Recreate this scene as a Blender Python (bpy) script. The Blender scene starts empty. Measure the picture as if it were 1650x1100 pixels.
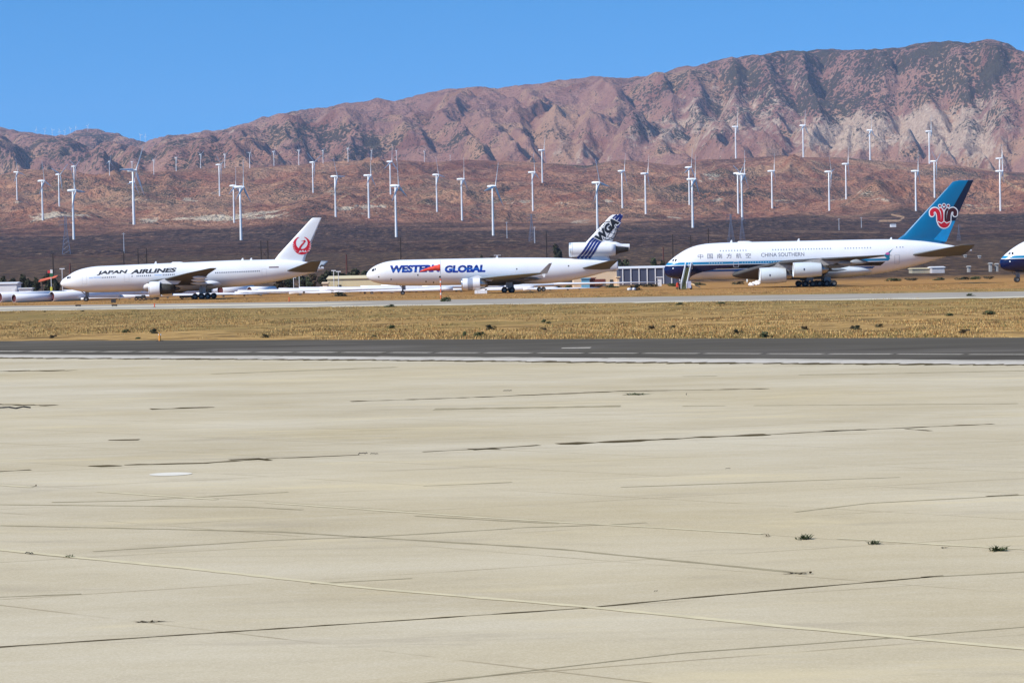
import bpy, bmesh, math, random
import numpy as np
from mathutils import Matrix, Vector
random.seed(7); RNG = np.random.default_rng(11)
S = bpy.context.scene
COL = S.collection
PI = math.pi
# ------------------------------------------------------------------ camera
FPX = 4000.0; W0, H0 = 1650.0, 1100.0
CAMH = 5.05; HORIZ = 436.0; ROLL = 0.0205
EL = math.atan((H0/2-HORIZ)/FPX)
C0 = Vector((0, 0, CAMH))
Fv = Vector((0, math.cos(EL), -math.sin(EL)))
Rv0 = Vector((1, 0, 0)); Uv0 = Rv0.cross(Fv)
Rv = Rv0*math.cos(ROLL) - Uv0*math.sin(ROLL)
Uv = Rv0*math.sin(ROLL) + Uv0*math.cos(ROLL)
cam_d = bpy.data.cameras.new('camera'); cam = bpy.data.objects.new('camera', cam_d); COL.objects.link(cam)
cam_d.sensor_width = 36; cam_d.lens = 36*FPX/W0; cam_d.clip_start = 0.5; cam_d.clip_end = 60000
M = Matrix((Rv, Uv, -Fv)).transposed().to_4x4(); M.translation = C0; cam.matrix_world = M
S.camera = cam

def ray(px, py):
    return Fv*FPX + Rv*(px-W0/2) - Uv*(py-H0/2)
def at(px, py, Y):                # world point seen at a pixel, at distance Y
    d = ray(px, py); return C0 + d*(Y/d.y)
def ground(px, py, z=0.0):
    d = ray(px, py); return C0 + d*((z-CAMH)/d.z)
def proj(p):
    d = Vector(p)-C0; k = FPX/d.dot(Fv); return (W0/2+d.dot(Rv)*k, H0/2-d.dot(Uv)*k)
def level(px, py):                # pixel -> (column px, row px) with the roll taken out
    d = ray(px, py); return d.x/d.y*FPX, d.z/d.y*FPX     # right, up, per FPX of depth

# ------------------------------------------------------------------ materials
def L(r, g, b):                   # sRGB 0-255 -> linear
    f = lambda c: (c/255/12.92) if c/255 <= 0.04045 else ((c/255+0.055)/1.055)**2.4
    return (f(r), f(g), f(b), 1)
class NT:
    def __init__(s, name):
        s.m = bpy.data.materials.new(name); s.m.use_nodes = True
        s.t = s.m.node_tree; s.n = s.t.nodes; s.bsdf = s.n['Principled BSDF']
    def node(s, typ, **kw):
        nd = s.n.new(typ)
        for k, v in kw.items(): setattr(nd, k, v)
        return nd
    def link(s, a, b): s.t.links.new(a, b)
    def put(s, sock, v):
        if isinstance(v, bpy.types.NodeSocket): s.link(v, sock)
        else: sock.default_value = v
    def coord(s, scale=(1, 1, 1)):
        tc = s.node('ShaderNodeTexCoord'); mp = s.node('ShaderNodeMapping'); mp.inputs['Scale'].default_value = scale
        s.link(tc.outputs['Object'], mp.inputs['Vector']); return mp.outputs[0]
    def noise(s, scale, detail=4, rough=.55, vec=None, dist=0):
        nd = s.node('ShaderNodeTexNoise'); nd.inputs['Scale'].default_value = scale
        nd.inputs['Detail'].default_value = detail; nd.inputs['Roughness'].default_value = rough
        nd.inputs['Distortion'].default_value = dist
        if vec is not None: s.link(vec, nd.inputs['Vector'])
        else: s.link(s.coord(), nd.inputs['Vector'])
        return nd.outputs['Fac']
    def ramp(s, fac, stops, interp='LINEAR'):
        nd = s.node('ShaderNodeValToRGB'); cr = nd.color_ramp; cr.interpolation = interp
        while len(cr.elements) < len(stops): cr.elements.new(0.5)
        for e, (p, c) in zip(cr.elements, stops):
            e.position = p; e.color = c if len(c) == 4 else (*c, 1)
        s.link(fac, nd.inputs[0]); return nd.outputs[0]
    def step(s, fac, a, b):
        nd = s.node('ShaderNodeMapRange'); nd.interpolation_type = 'SMOOTHSTEP'
        s.put(nd.inputs[0], fac); s.put(nd.inputs[1], a); s.put(nd.inputs[2], b); return nd.outputs[0]
    def math(s, op, a, b=0.0):
        nd = s.node('ShaderNodeMath', operation=op); s.put(nd.inputs[0], a); s.put(nd.inputs[1], b); return nd.outputs[0]
    def mix(s, fac, a, b, mode='MIX'):
        nd = s.node('ShaderNodeMix', data_type='RGBA', blend_type=mode)
        s.put(nd.inputs[0], fac); s.put(nd.inputs[6], a); s.put(nd.inputs[7], b); return nd.outputs[2]
    def attr(s, name):
        nd = s.node('ShaderNodeAttribute'); nd.attribute_name = name; return nd.outputs['Fac']
    def xyz(s):
        tc = s.node('ShaderNodeTexCoord'); sp = s.node('ShaderNodeSeparateXYZ'); s.link(tc.outputs['Object'], sp.inputs[0]); return sp.outputs
    def bump(s, h, strength=.3, dist=.1):
        nd = s.node('ShaderNodeBump'); nd.inputs['Strength'].default_value = strength; nd.inputs['Distance'].default_value = dist
        s.link(h, nd.inputs['Height']); s.link(nd.outputs[0], s.bsdf.inputs['Normal'])
    def done(s, color, rough=.7, metal=0, spec=.5):
        s.put(s.bsdf.inputs['Base Color'], color); s.put(s.bsdf.inputs['Roughness'], rough)
        s.put(s.bsdf.inputs['Metallic'], metal); s.bsdf.inputs['Specular IOR Level'].default_value = spec
        return s.m
_mc = {}
def plain(name, col, rough=.5, metal=0, var=.12, scale=1.2, spec=.5):
    if name in _mc: return _mc[name]
    t = NT(name); n = t.noise(scale, 5)
    k = t.ramp(n, [(.3, tuple(c*(1-var) for c in col[:3])), (.7, tuple(min(1, c*(1+var*.5)) for c in col[:3]))])
    _mc[name] = t.done(k, rough, metal, spec); return _mc[name]

# ------------------------------------------------------------------ object helpers
def obj(name, me, mat=None, parent=None, smooth=False):
    o = bpy.data.objects.new(name, me); COL.objects.link(o)
    if mat is not None:
        for m in (mat if isinstance(mat, (list, tuple)) else [mat]): me.materials.append(m)
    if parent is not None: o.parent = parent
    if smooth: me.shade_smooth()
    return o
def frombm(name, bm, mat=None, parent=None, smooth=False):
    me = bpy.data.meshes.new(name); bm.to_mesh(me); bm.free(); return obj(name, me, mat, parent, smooth)
def pydata(name, v, f, mat=None, parent=None, smooth=False):
    me = bpy.data.meshes.new(name); me.from_pydata([tuple(p) for p in v], [], f); me.update(); return obj(name, me, mat, parent, smooth)
def tag(o, label=None, cat=None, group=None, kind=None):
    if label: o['label'] = label
    if cat: o['category'] = cat
    if group: o['group'] = group
    if kind: o['kind'] = kind
    return o
def thing(name, label, cat, loc=(0, 0, 0), rz=0, group=None):
    o = bpy.data.objects.new(name, None); COL.objects.link(o); o.location = loc; o.rotation_euler = (0, 0, rz)
    return tag(o, label, cat, group)
def copy_tree(o, parent=None):
    c = o.copy(); COL.objects.link(c); c.parent = parent
    for ch in list(o.children): copy_tree(ch, c)
    return c
def box(bm, c, s, rot=None, bev=0):
    m = Matrix.Translation(c) @ (rot.to_4x4() if rot else Matrix()) @ Matrix.Diagonal((*s, 1))
    r = bmesh.ops.create_cube(bm, size=1, matrix=m)
    return r['verts']
def bar(bm, a, b, w, w2=None, n=4):
    a, b = Vector(a), Vector(b); d = b-a
    if d.length < 1e-6: return
    q = d.to_track_quat('Z', 'Y').to_matrix().to_4x4()
    m = Matrix.Translation((a+b)/2) @ q
    bmesh.ops.create_cone(bm, cap_ends=True, segments=n, radius1=w, radius2=(w if w2 is None else w2), depth=d.length, matrix=m)
def lathe(prof, n=28, axis='x', cap=True):
    """prof: list of (t, r) about the x axis"""
    v, f = [], []
    for (t, r) in prof:
        for k in range(n):
            a = 2*PI*k/n; v.append((t, r*math.sin(a), r*math.cos(a)))
    for i in range(len(prof)-1):
        for k in range(n):
            k2 = (k+1) % n; f.append((i*n+k, i*n+k2, (i+1)*n+k2, (i+1)*n+k))
    return v, f
def interp(tab, x):
    if x <= tab[0][0]: return tab[0][1]
    for (a, b), (c, d) in zip(tab, tab[1:]):
        if x <= c: return b+(d-b)*(x-a)/(c-a) if c > a else d
    return tab[-1][1]
def smooth_interp(xs, ys, x):     # monotone cubic (PCHIP-like)
    xs = np.asarray(xs, float); ys = np.asarray(ys, float); h = np.diff(xs); dl = np.diff(ys)/h
    m = np.zeros_like(ys); m[0] = dl[0]; m[-1] = dl[-1]
    for i in range(1, len(xs)-1):
        m[i] = 0 if dl[i-1]*dl[i] <= 0 else 2*dl[i-1]*dl[i]/(dl[i-1]+dl[i])
    x = np.clip(x, xs[0], xs[-1]); i = np.clip(np.searchsorted(xs, x)-1, 0, len(h)-1)
    t = (x-xs[i])/h[i]
    return ((2*t**3-3*t**2+1)*ys[i]+(t**3-2*t**2+t)*h[i]*m[i]+(-2*t**3+3*t**2)*ys[i+1]+(t**3-t**2)*h[i]*m[i+1])

# ------------------------------------------------------------------ numpy noise
def vnoise(x, y, seed=0):
    xi = np.floor(x).astype(np.int64); yi = np.floor(y).astype(np.int64); fx = x-xi; fy = y-yi
    def h(a, b):
        n = (a*374761393 + b*668265263 + seed*974634777) & 0xffffffff
        n = ((n ^ (n >> 13))*1274126177) & 0xffffffff
        return ((n ^ (n >> 16)) & 0xffff)/65535.0
    u = fx*fx*fx*(fx*(fx*6-15)+10); v = fy*fy*fy*(fy*(fy*6-15)+10)
    return (h(xi, yi)*(1-u)+h(xi+1, yi)*u)*(1-v)+(h(xi, yi+1)*(1-u)+h(xi+1, yi+1)*u)*v
def fbm(x, y, oct=5, seed=0, ridged=False, gain=.5):
    s = 0; a = 1; n = 0; ca, sa = math.cos(.6), math.sin(.6)
    for o in range(oct):
        q = vnoise(x, y, seed+o*17)
        if ridged: q = 1-abs(2*q-1); q = q*q
        s = s+a*q; n += a; a *= gain
        x, y = (x*ca-y*sa)*2.03+7.1, (x*sa+y*ca)*2.03+3.7
    return s/n
def sstep(a, b, x): t = np.clip((x-a)/(b-a), 0, 1); return t*t*(3-2*t)

# ------------------------------------------------------------------ terrain height
FAN = [(-500, 0), (690, 0), (850, .6), (1000, 1.8), (1500, 9), (2500, 28), (3500, 54), (3800, 64), (4000, 76), (4600, 104), (5000, 127), (5300, 146), (5800, 190), (6200, 222), (6500, 250)]
fx_, fz_ = np.array([a for a, b in FAN], float), np.array([b for a, b in FAN], float)
def lev_tab(pts):
    q = sorted(level(*p) for p in pts); return np.array([a for a, b in q]), np.array([b for a, b in q])
CREST = lev_tab([(-300, 292), (0, 288), (100, 285), (200, 284), (280, 274), (330, 270), (420, 268), (500, 262), (560, 258), (640, 257), (700, 260), (750, 256), (800, 258), (850, 260), (900, 264), (945, 268), (1000, 257), (1050, 262), (1085, 266), (1130, 256), (1180, 255), (1250, 252), (1300, 253), (1350, 253), (1400, 257), (1450, 259), (1500, 263), (1560, 268), (1600, 274), (1650, 279), (1950, 292)])
SKY = lev_tab([(-400, 190), (-150, 196), (0, 204), (40, 212), (90, 216), (130, 209), (148, 206), (170, 208), (200, 218), (235, 227), (252, 222), (270, 215), (300, 211), (320, 209), (345, 208), (380, 198), (420, 183), (470, 175), (520, 172), (560, 160), (610, 156), (636, 161), (645, 158), (680, 150), (720, 143), (765, 138), (800, 140), (830, 135), (870, 132), (920, 125), (965, 120), (990, 122), (1005, 123), (1050, 118), (1100, 108), (1150, 98), (1200, 88), (1260, 81), (1330, 79), (1400, 78), (1450, 75), (1490, 66), (1530, 62), (1560, 66), (1590, 58), (1610, 60), (1630, 70), (1660, 82), (1850, 105), (2100, 120)])
def sky_depth(u): return np.interp(u, [-1300, -640, -540, -300, 1300], [13500, 13000, 11500, 10600, 10200])
# broad spurs coming down from the range: (top px, bottom px, height m, half width m)
SPURS = [(-60, 196, 40, 262), (60, 216, 150, 262), (150, 206, 215, 262), (300, 211, 270, 255), (345, 208, 330, 250), (420, 183, 400, 250), (480, 174, 500, 250), (545, 165, 600, 250), (612, 156, 735, 250), (700, 146, 800, 252), (765, 138, 880, 250), (830, 135, 905, 225), (905, 212, 985, 262),
         (965, 120, 960, 240), (1050, 118, 1040, 250), (1100, 108, 1110, 245), (1165, 96, 1190, 250), (1225, 85, 1260, 240), (1300, 80, 1330, 235), (1400, 78, 1390, 230), (1450, 75, 1350, 245), (1490, 66, 1470, 235), (1530, 62, 1560, 240), (1590, 58, 1620, 250), (1660, 80, 1700, 250)]
def terrain(X, Y, fine=True):
    X = np.asarray(X, float); Y = np.asarray(Y, float)
    u = X/np.maximum(Y, 1)*FPX
    zc = CAMH+np.interp(u, *CREST)*6500/FPX
    z = np.interp(Y, fx_, fz_)
    k = zc/250.0
    z = z*(1+(k-1)*sstep(5000, 6500, Y))
    # foothill relief
    w = sstep(4050, 4700, Y)*(1-sstep(6250, 6500, Y))
    wx = X+120*fbm(X/500, Y/500, 3, 5); wy = Y+120*fbm(X/500, Y/500, 3, 9)
    rid = fbm(wx/520, wy/900, 5, 3, True)
    z = z+w*(rid-.42)*95
    w2 = sstep(6150, 6500, Y)*(1-sstep(6500, 7000, Y)); z = z+w2*(rid-.5)*8
    # behind the foothill crest
    zs = CAMH+np.interp(u, *SKY)*sky_depth(u)/FPX
    Ds = sky_depth(u)
    val = zc-45
    t = np.clip((Y-7050)/(Ds-7050), 0, 1)
    m = (1-sstep(6500, 7050, Y))
    back = val+(zs-val)*(.55*t**1.35+.45*t**.8)
    big = fbm((X+.35*Y)/1500+2.3, Y/3400+.7, 3, 41, True, .45)
    med = fbm((wx+.25*Y)/620, wy/1300, 6, 23, True, .52)
    env = sstep(0, .16, t)*(1-sstep(.80, 1.0, t)*.93)
    H = np.maximum(zs-val, 60)
    gul = fbm((X+.2*Y)/230, Y/520, 4, 91, True, .5)
    ut = u+W0/2
    best = np.zeros_like(z); wob = (fbm(X/700, Y/700, 4, 33)-.5)*190+(fbm(X/220, Y/420, 3, 34)-.5)*46
    for i, (xa, ya, xb, yb) in enumerate(SPURS):
        top_t, bot_t = (1.0, .12) if ya < 205 or xa < 300 else (.62, .1)
        tt = np.clip((t-bot_t)/(top_t-bot_t), 0, 1); cx = xb+(xa-xb)*tt
        wd = 62*(1.15-.35*tt)*(1+.25*math.sin(i*2.7))
        hh = (1-np.abs(ut-cx+wob*(1-.5*tt))/wd)*sstep(bot_t-.12, bot_t+.15, t)*(1-sstep(top_t-.04, top_t+.1, t) if top_t < .9 else 1)
        best = np.maximum(best, hh)
    envs = sstep(0, .2, t)*(1-sstep(.85, 1.0, t))
    back = back+envs*(best-.55)*np.minimum(H*.21, 118)*(.45+1.1*fbm(X/1100+5, Y/1500, 3, 8))
    back = back+env*H*.85*((big-.50)*.66+(med-.46)*.36)+env*(gul-.45)*60
    su = np.interp(u, *SKY)/FPX*Y+CAMH-(1-t)*H*.10
    over_ = back-su; back = np.where(over_ > -40, su-40+40*np.tanh((over_+40)/40)*.999, back)
    sky_r = sstep(.9, 1.0, t)*(fbm(X/150, Y/150, 3, 77)-.5)*10*(H/800)
    back = back+sky_r
    over = sstep(0, 3500, Y-Ds); back = back-over*700
    z = np.where(Y <= 6500, z, z*0+zc*m+back*(1-m)+w2*(rid-.5)*8)
    if fine:
        fz = fbm(X/90, Y/90, 3, 61)-.5
        z = z+fz*np.where(Y > 7050, 34, 11)*sstep(3900, 5000, Y)*(1-sstep(6200, 6500, Y)*(1-sstep(6500, 7400, Y)))
        z = z+(fbm(X/240, Y/240, 3, 71)-.5)*3.2*sstep(1000, 2400, Y)
    return z
def tz(x, y): return float(terrain(np.array([x]), np.array([y]))[0])

# hills mesh (one sheet, fine enough for one vertex a pixel or so)
def build_hills():
    us = np.linspace(-1150, 1150, 1050)
    ds = np.concatenate([np.linspace(2300, 4000, 90, endpoint=False), np.linspace(4000, 7000, 300, endpoint=False), np.linspace(7000, 11500, 420, endpoint=False), np.linspace(11500, 14000, 120), np.linspace(14300, 18000, 12)])
    U, D = np.meshgrid(us, ds); X = U*D/FPX; Z = terrain(X, D)
    n, m = U.shape; co = np.stack([X, D, Z], -1).reshape(-1, 3)
    idx = np.arange(n*m).reshape(n, m)
    q = np.stack([idx[:-1, :-1], idx[:-1, 1:], idx[1:, 1:], idx[1:, :-1]], -1).reshape(-1, 4)
    me = bpy.data.meshes.new('hills'); me.vertices.add(len(co)); me.vertices.foreach_set('co', co.ravel())
    me.loops.add(q.size); me.loops.foreach_set('vertex_index', q.ravel())
    me.polygons.add(len(q)); me.polygons.foreach_set('loop_start', np.arange(0, q.size, 4)); me.polygons.foreach_set('loop_total', np.full(len(q), 4))
    me.update(calc_edges=True)
    # surface kinds, in image columns / rows of this place as first surveyed
    up = (Z-CAMH)/D*FPX
    PX = W0/2+U*math.cos(ROLL)-0*up; R = -up    # levelled
    px = U+W0/2; py = HORIZ-up-ROLL*(px-825)
    def blob(cx, cy, rx, ry, s=1.0): return s*np.exp(-(((px-cx)/rx)**2+((py-cy)/ry)**2))
    mt = (D > 6900)
    rock = np.zeros_like(px); scrub = np.zeros_like(px); dirt = np.zeros_like(px); pale = np.zeros_like(px)
    for b in [(1340, 225, 70, 28, 1.), (1400, 205, 60, 30, 1.), (1500, 215, 70, 35, 1.), (1585, 230, 60, 45, .9), (1500, 185, 30, 14, .7), (1250, 180, 70, 40, .5), (1160, 200, 70, 40, .55), (1070, 215, 60, 35, .7),
              (1600, 170, 60, 30, .55), (940, 245, 50, 25, .6), (1130, 150, 70, 25, .35), (1300, 130, 90, 25, .4), (900, 150, 30, 20, .35), (360, 205, 40, 16, .6), (300, 225, 25, 12, .5), (480, 245, 60, 15, .4), (1470, 115, 60, 20, .4)]:
        rock += blob(*b)*mt
    for b in [(60, 250, 120, 35, 1.), (160, 225, 50, 25, .8), (290, 245, 90, 30, .9), (470, 215, 110, 30, .85), (560, 240, 100, 25, .85), (650, 215, 120, 30, .5), (800, 235, 50, 15, .5), (270, 212, 30, 8, 1.),
              (480, 178, 60, 8, .5), (925, 145, 30, 14, .8), (930, 215, 45, 12, .7), (1060, 140, 60, 25, .7), (1200, 110, 120, 30, .95), (1350, 100, 150, 28, 1.1), (1500, 85, 140, 25, 1.3), (1600, 110, 90, 40, 1.3),
              (1400, 150, 150, 40, .8), (1250, 160, 120, 40, .7), (1550, 150, 60, 14, .9), (1130, 200, 90, 40, .7), (1600, 200, 60, 30, .5), (1030, 190, 50, 35, .4), (1350, 175, 90, 18, .7)]:
        scrub += blob(*b)*mt
    foot = sstep(3900, 4300, D)*(1-mt)
    scrub = scrub+.16*mt+foot*(.40+blob(1160, 300, 60, 30, .5)+blob(1120, 310, 60, 14, .5)+blob(470, 305, 90, 14, .4)+blob(250, 300, 60, 20, .5)+blob(500, 340, 40, 20, .6)+blob(860, 310, 120, 10, .3))
    for b in [(60, 352, 30, 5), (90, 345, 28, 7), (130, 348, 30, 6), (245, 356, 20, 5), (300, 352, 50, 5), (370, 352, 50, 8), (440, 345, 60, 8), (560, 335, 30, 5), (610, 333, 30, 6), (700, 327, 18, 3), (805, 327, 18, 2.5), (850, 326, 22, 5),
              (910, 328, 20, 4), (985, 323, 20, 5), (1035, 322, 18, 3), (935, 357, 25, 5), (1090, 351, 20, 3), (1160, 322, 22, 6), (1265, 324, 30, 4), (1150, 285, 30, 10), (1430, 322, 20, 4), (1350, 321, 30, 3), (1400, 312, 22, 8), (40, 325, 20, 4),
              (225, 322, 20, 6), (310, 322, 16, 6), (355, 312, 22, 4), (540, 250+60, 14, 6), (1560, 330, 40, 3), (590, 345, 25, 3)]:
        pale += blob(*b, 1.)
    pale *= (D > 3900)*(1-mt)
    def line(pts, w, s=1.0):
        d = np.full(px.shape, 1e9)
        for (a, b), (c, e) in zip(pts, pts[1:]):
            vx, vy = c-a, e-b; l = vx*vx+vy*vy; t = np.clip(((px-a)*vx+(py-b)*vy)/l, 0, 1)
            d = np.minimum(d, np.hypot(px-a-t*vx, py-b-t*vy))
        return s*(1-sstep(w*.5, w*1.3, d))*(1-mt)*(D > 2300)
    for pts, w, s in [([(620, 330), (668, 336), (712, 344)], 1.6, .7), ([(545, 333), (552, 320), (570, 312), (548, 308)], 1.6, .9), ([(598, 328), (612, 318), (618, 314)], 1.8, .9), ([(1262, 261), (1290, 276), (1322, 292)], 1.3, .8),
                      ([(1440, 346), (1460, 350), (1452, 356), (1420, 356)], 1.8, .9), ([(1565, 268), (1610, 276), (1628, 282), (1617, 287), (1634, 298), (1660, 310)], 2.2, 1.), ([(1500, 334), (1580, 336), (1650, 330)], 1.8, .7), ([(1310, 258), (1325, 264), (1332, 273)], 1.5, .8),
                      ([(80, 411), (150, 411)], 1.4, .5), ([(100, 386), (180, 387)], 1.4, .45), ([(310, 387), (420, 386)], 1.4, .3), ([(560, 392), (700, 389), (820, 388), (960, 392)], 1.2, .5), ([(1000, 378), (1100, 377), (1180, 380)], 2.2, .45), ([(1235, 372), (1330, 374), (1420, 374)], 2.8, .5),
                      ([(1440, 376), (1500, 380)], 1.3, .4), ([(880, 268), (860, 285), (850, 300)], 1.3, .5), ([(1150, 258), (1158, 266), (1150, 275)], 1.3, .7), ([(640, 310), (675, 285), (690, 276)], 1.8, .5), ([(780, 300), (810, 278)], 1.5, .5), ([(1360, 350), (1400, 355), (1440, 351)], 1.2, .5)]:
        dirt = np.maximum(dirt, line(pts, w, s))
    for nm, a in (('rock', rock), ('scrub', scrub), ('dirt', dirt), ('pale', pale)):
        at_ = me.attributes.new(nm, 'FLOAT', 'POINT'); at_.data.foreach_set('value', np.clip(a, 0, 1.5).ravel().astype(np.float32))
    t = NT('hill_soil')
    n1 = t.noise(.004, 6, .6); n2 = t.noise(.02, 6, .65); n3 = t.noise(.07, 4, .7)
    soil = t.ramp(n1, [(.36, L(122, 80, 64)), (.5, L(166, 112, 86)), (.62, L(196, 148, 114))])
    soil = t.mix(t.step(n2, .42, .62), soil, L(166, 122, 96))
    soil = t.mix(t.math('MULTIPLY', t.step(n3, .5, .62), .5), soil, L(92, 66, 54))
    soil = t.mix(t.math('MULTIPLY', t.step(n3, .42, .34), .45), soil, L(190, 148, 120))
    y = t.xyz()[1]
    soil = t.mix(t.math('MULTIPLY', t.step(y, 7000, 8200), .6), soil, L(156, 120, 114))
    soil = t.mix(t.math('MULTIPLY', t.step(t.noise(.0035, 5, .65), .50, .60), .5), soil, L(196, 158, 124))
    soil = t.mix(t.math('MULTIPLY', t.step(t.noise(.0028, 5, .65, t.coord((1.3, 1, 1))), .54, .64), .5), soil, L(118, 70, 56))
    # scrubby low plain in front of the foothills
    plainc = t.ramp(t.noise(.11, 5, .8, t.coord((1, .16, 1))), [(.34, L(34, 26, 22)), (.46, L(66, 49, 40)), (.56, L(96, 72, 56)), (.68, L(160, 126, 98))])
    plainc = t.mix(t.math('MULTIPLY', t.step(t.noise(.004, 5, .7), .52, .62), .5), plainc, L(120, 84, 64))
    vq = t.node('ShaderNodeTexVoronoi'); vq.inputs['Scale'].default_value = .09; t.link(t.coord((1, .3, 1)), vq.inputs['Vector'])
    plainc = t.mix(t.math('MULTIPLY', t.step(vq.outputs['Distance'], .22, .12), t.step(t.noise(.008, 4), .5, .6)), plainc, L(176, 150, 120))
    pf = t.math('SUBTRACT', 1.0, t.step(t.math('ADD', y, t.math('MULTIPLY', t.math('SUBTRACT', n1, .5), 1800.0)), 3900, 4500))
    soil = t.mix(pf, soil, plainc)
    ms = t.noise(.03, 7, .8)
    rockm = t.step(t.math('ADD', t.math('MULTIPLY', t.attr('rock'), .5), t.math('MULTIPLY', t.math('SUBTRACT', n2, .5), 1.5)), .2, .5)
    soil = t.mix(rockm, soil, t.ramp(n3, [(.3, L(166, 138, 122)), (.7, L(216, 192, 168))]))
    palem = t.step(t.math('ADD', t.math('MULTIPLY', t.attr('pale'), .42), t.math('MULTIPLY', t.math('SUBTRACT', ms, .5), 1.9)), .34, .44)
    soil = t.mix(palem, soil, t.ramp(n3, [(.3, L(190, 168, 140)), (.7, L(226, 210, 184))]))
    soil = t.mix(t.step(t.math('ADD', t.math('MULTIPLY', t.attr('dirt'), .82), t.math('MULTIPLY', t.math('SUBTRACT', t.noise(.03, 6, .8), .5), 1.6)), .38, .62), soil, L(186, 150, 116))
    # bushes: small dark dots whose density follows the attribute
    def vor(sc):
        vo = t.node('ShaderNodeTexVoronoi'); vo.inputs['Scale'].default_value = sc; t.link(t.coord(), vo.inputs['Vector']); return vo.outputs['Distance']
    n4 = t.noise(.007, 6, .7); n6 = t.noise(.0022, 4, .6)
    dens = t.math('ADD', t.math('ADD', t.math('MULTIPLY', t.attr('scrub'), .37), t.math('MULTIPLY', t.math('SUBTRACT', n4, .5), 1.9)), t.math('MULTIPLY', t.math('SUBTRACT', n6, .45), .5))
    mf = t.step(y, 6700, 7000)
    da = t.math('MAXIMUM', t.step(t.math('SUBTRACT', dens, vor(.055)), -.06, .06), t.step(t.math('SUBTRACT', t.math('SUBTRACT', dens, .03), vor(.10)), -.05, .05))
    db = t.math('MAXIMUM', t.step(t.math('SUBTRACT', dens, vor(.15)), -.06, .06), t.step(t.math('SUBTRACT', t.math('ADD', dens, .04), vor(.26)), -.05, .05))
    dm = t.math('ADD', t.math('MULTIPLY', da, mf), t.math('MULTIPLY', db, t.math('SUBTRACT', 1.0, mf)))
    soil = t.mix(t.math('MULTIPLY', dm, .85), soil, t.ramp(n3, [(.3, L(26, 38, 34)), (.7, L(54, 64, 48))]))
    t.bump(t.math('ADD', n2, t.math('MULTIPLY', n3, .45)), 1.0, 42)
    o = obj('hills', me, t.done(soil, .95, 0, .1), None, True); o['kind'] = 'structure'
build_hills()

# ------------------------------------------------------------------ near ground
def lin(px0, py0, px1, py1, z=0.0, ext=(-700, 700)):
    a, b = ground(px0, py0), ground(px1, py1); d = (b-a).normalized(); mid = (a+b)/2
    return mid+d*ext[0], mid+d*ext[1]
def sheet(name, la, lb, z, mat, th=None):
    v = [(p.x, p.y, z) for p in (la[0], la[1], lb[1], lb[0])]
    f = [(0, 1, 2, 3)]
    o = pydata(name, v, f, mat)
    bm = bmesh.new(); bm.from_mesh(o.data); bmesh.ops.recalc_face_normals(bm, faces=bm.faces)
    for fc in bm.faces:
        if fc.normal.z < 0: fc.normal_flip()
    bm.to_mesh(o.data); bm.free(); o['kind'] = 'structure'; return o

def ground_mat():
    t = NT('dry_grass_soil')
    y = t.xyz()[1]; x = t.xyz()[0]
    n1 = t.noise(.02, 6, .6, t.coord((1, .8, 1))); n2 = t.noise(.35, 5, .7); n3 = t.noise(2.2, 4, .7); n5 = t.noise(.006, 4, .6)
    g = t.ramp(n2, [(.28, L(112, 84, 48)), (.45, L(162, 128, 76)), (.6, L(188, 152, 94)), (.75, L(222, 186, 120))])
    pt = t.noise(.11, 6, .7)
    g = t.mix(t.math('MULTIPLY', t.step(pt, .5, .6), .8), g, L(112, 88, 50))
    g = t.mix(t.math('MULTIPLY', t.step(n1, .48, .62), .6), g, L(128, 112, 62))
    g = t.mix(t.math('MULTIPLY', t.step(t.noise(.5, 4, .7), .6, .7), .6), g, L(92, 76, 46))
    g = t.mix(t.step(n3, .55, .75), g, L(122, 92, 54))
    g = t.mix(t.math('MULTIPLY', t.step(y, 230, 330), .5), g, L(132, 114, 66))
    g = t.mix(t.math('MULTIPLY', t.step(t.noise(.18, 5, .75), .53, .6), .65), g, L(104, 86, 50))
    far = t.step(t.math('ADD', y, t.math('MULTIPLY', t.math('SUBTRACT', n5, .5), 160.0)), 425, 470)
    g2 = t.ramp(n2, [(.28, L(136, 97, 54)), (.6, L(172, 129, 74)), (.8, L(196, 154, 96))])
    g = t.mix(far, g, g2)
    sc = t.ramp(t.noise(.2, 5, .8, t.coord((1, .12, 1))), [(.34, L(36, 28, 20)), (.46, L(66, 50, 37)), (.56, L(90, 69, 50)), (.68, L(148, 116, 84))])
    vo = t.node('ShaderNodeTexVoronoi'); vo.inputs['Scale'].default_value = .14; t.link(t.coord(), vo.inputs['Vector'])
    sc = t.mix(t.math('MULTIPLY', t.step(t.math('SUBTRACT', t.math('ADD', .16, t.math('MULTIPLY', n5, .2)), vo.outputs['Distance']), -.08, .08), .8), sc, L(46, 46, 32))
    g = t.mix(t.step(t.math('ADD', y, t.math('MULTIPLY', t.math('SUBTRACT', n5, .5), 260.0)), 680, 830), g, sc)
    t.bump(t.math('ADD', n2, n3), .5, .12)
    return t.done(g, .95, 0, .1)
GM = ground_mat()
def build_ground():
    xs = np.linspace(-1400, 1400, 141); ys = np.concatenate([np.linspace(-250, 700, 20, endpoint=False), np.linspace(700, 2500, 121)])
    X, Y = np.meshgrid(xs, ys); Z = terrain(X, Y)
    Z = np.where(Y < 699, 0.0, Z); Z[Y > 2350] -= 1.5*(sstep(2350, 2500, Y)[Y > 2350])
    n, m = X.shape; v = np.stack([X, Y, Z], -1).reshape(-1, 3); idx = np.arange(n*m).reshape(n, m)
    q = np.stack([idx[:-1, :-1], idx[:-1, 1:], idx[1:, 1:], idx[1:, :-1]], -1).reshape(-1, 4)
    o = pydata('ground', v.tolist(), q.tolist(), GM, None, True); o['kind'] = 'structure'
build_ground()

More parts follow.
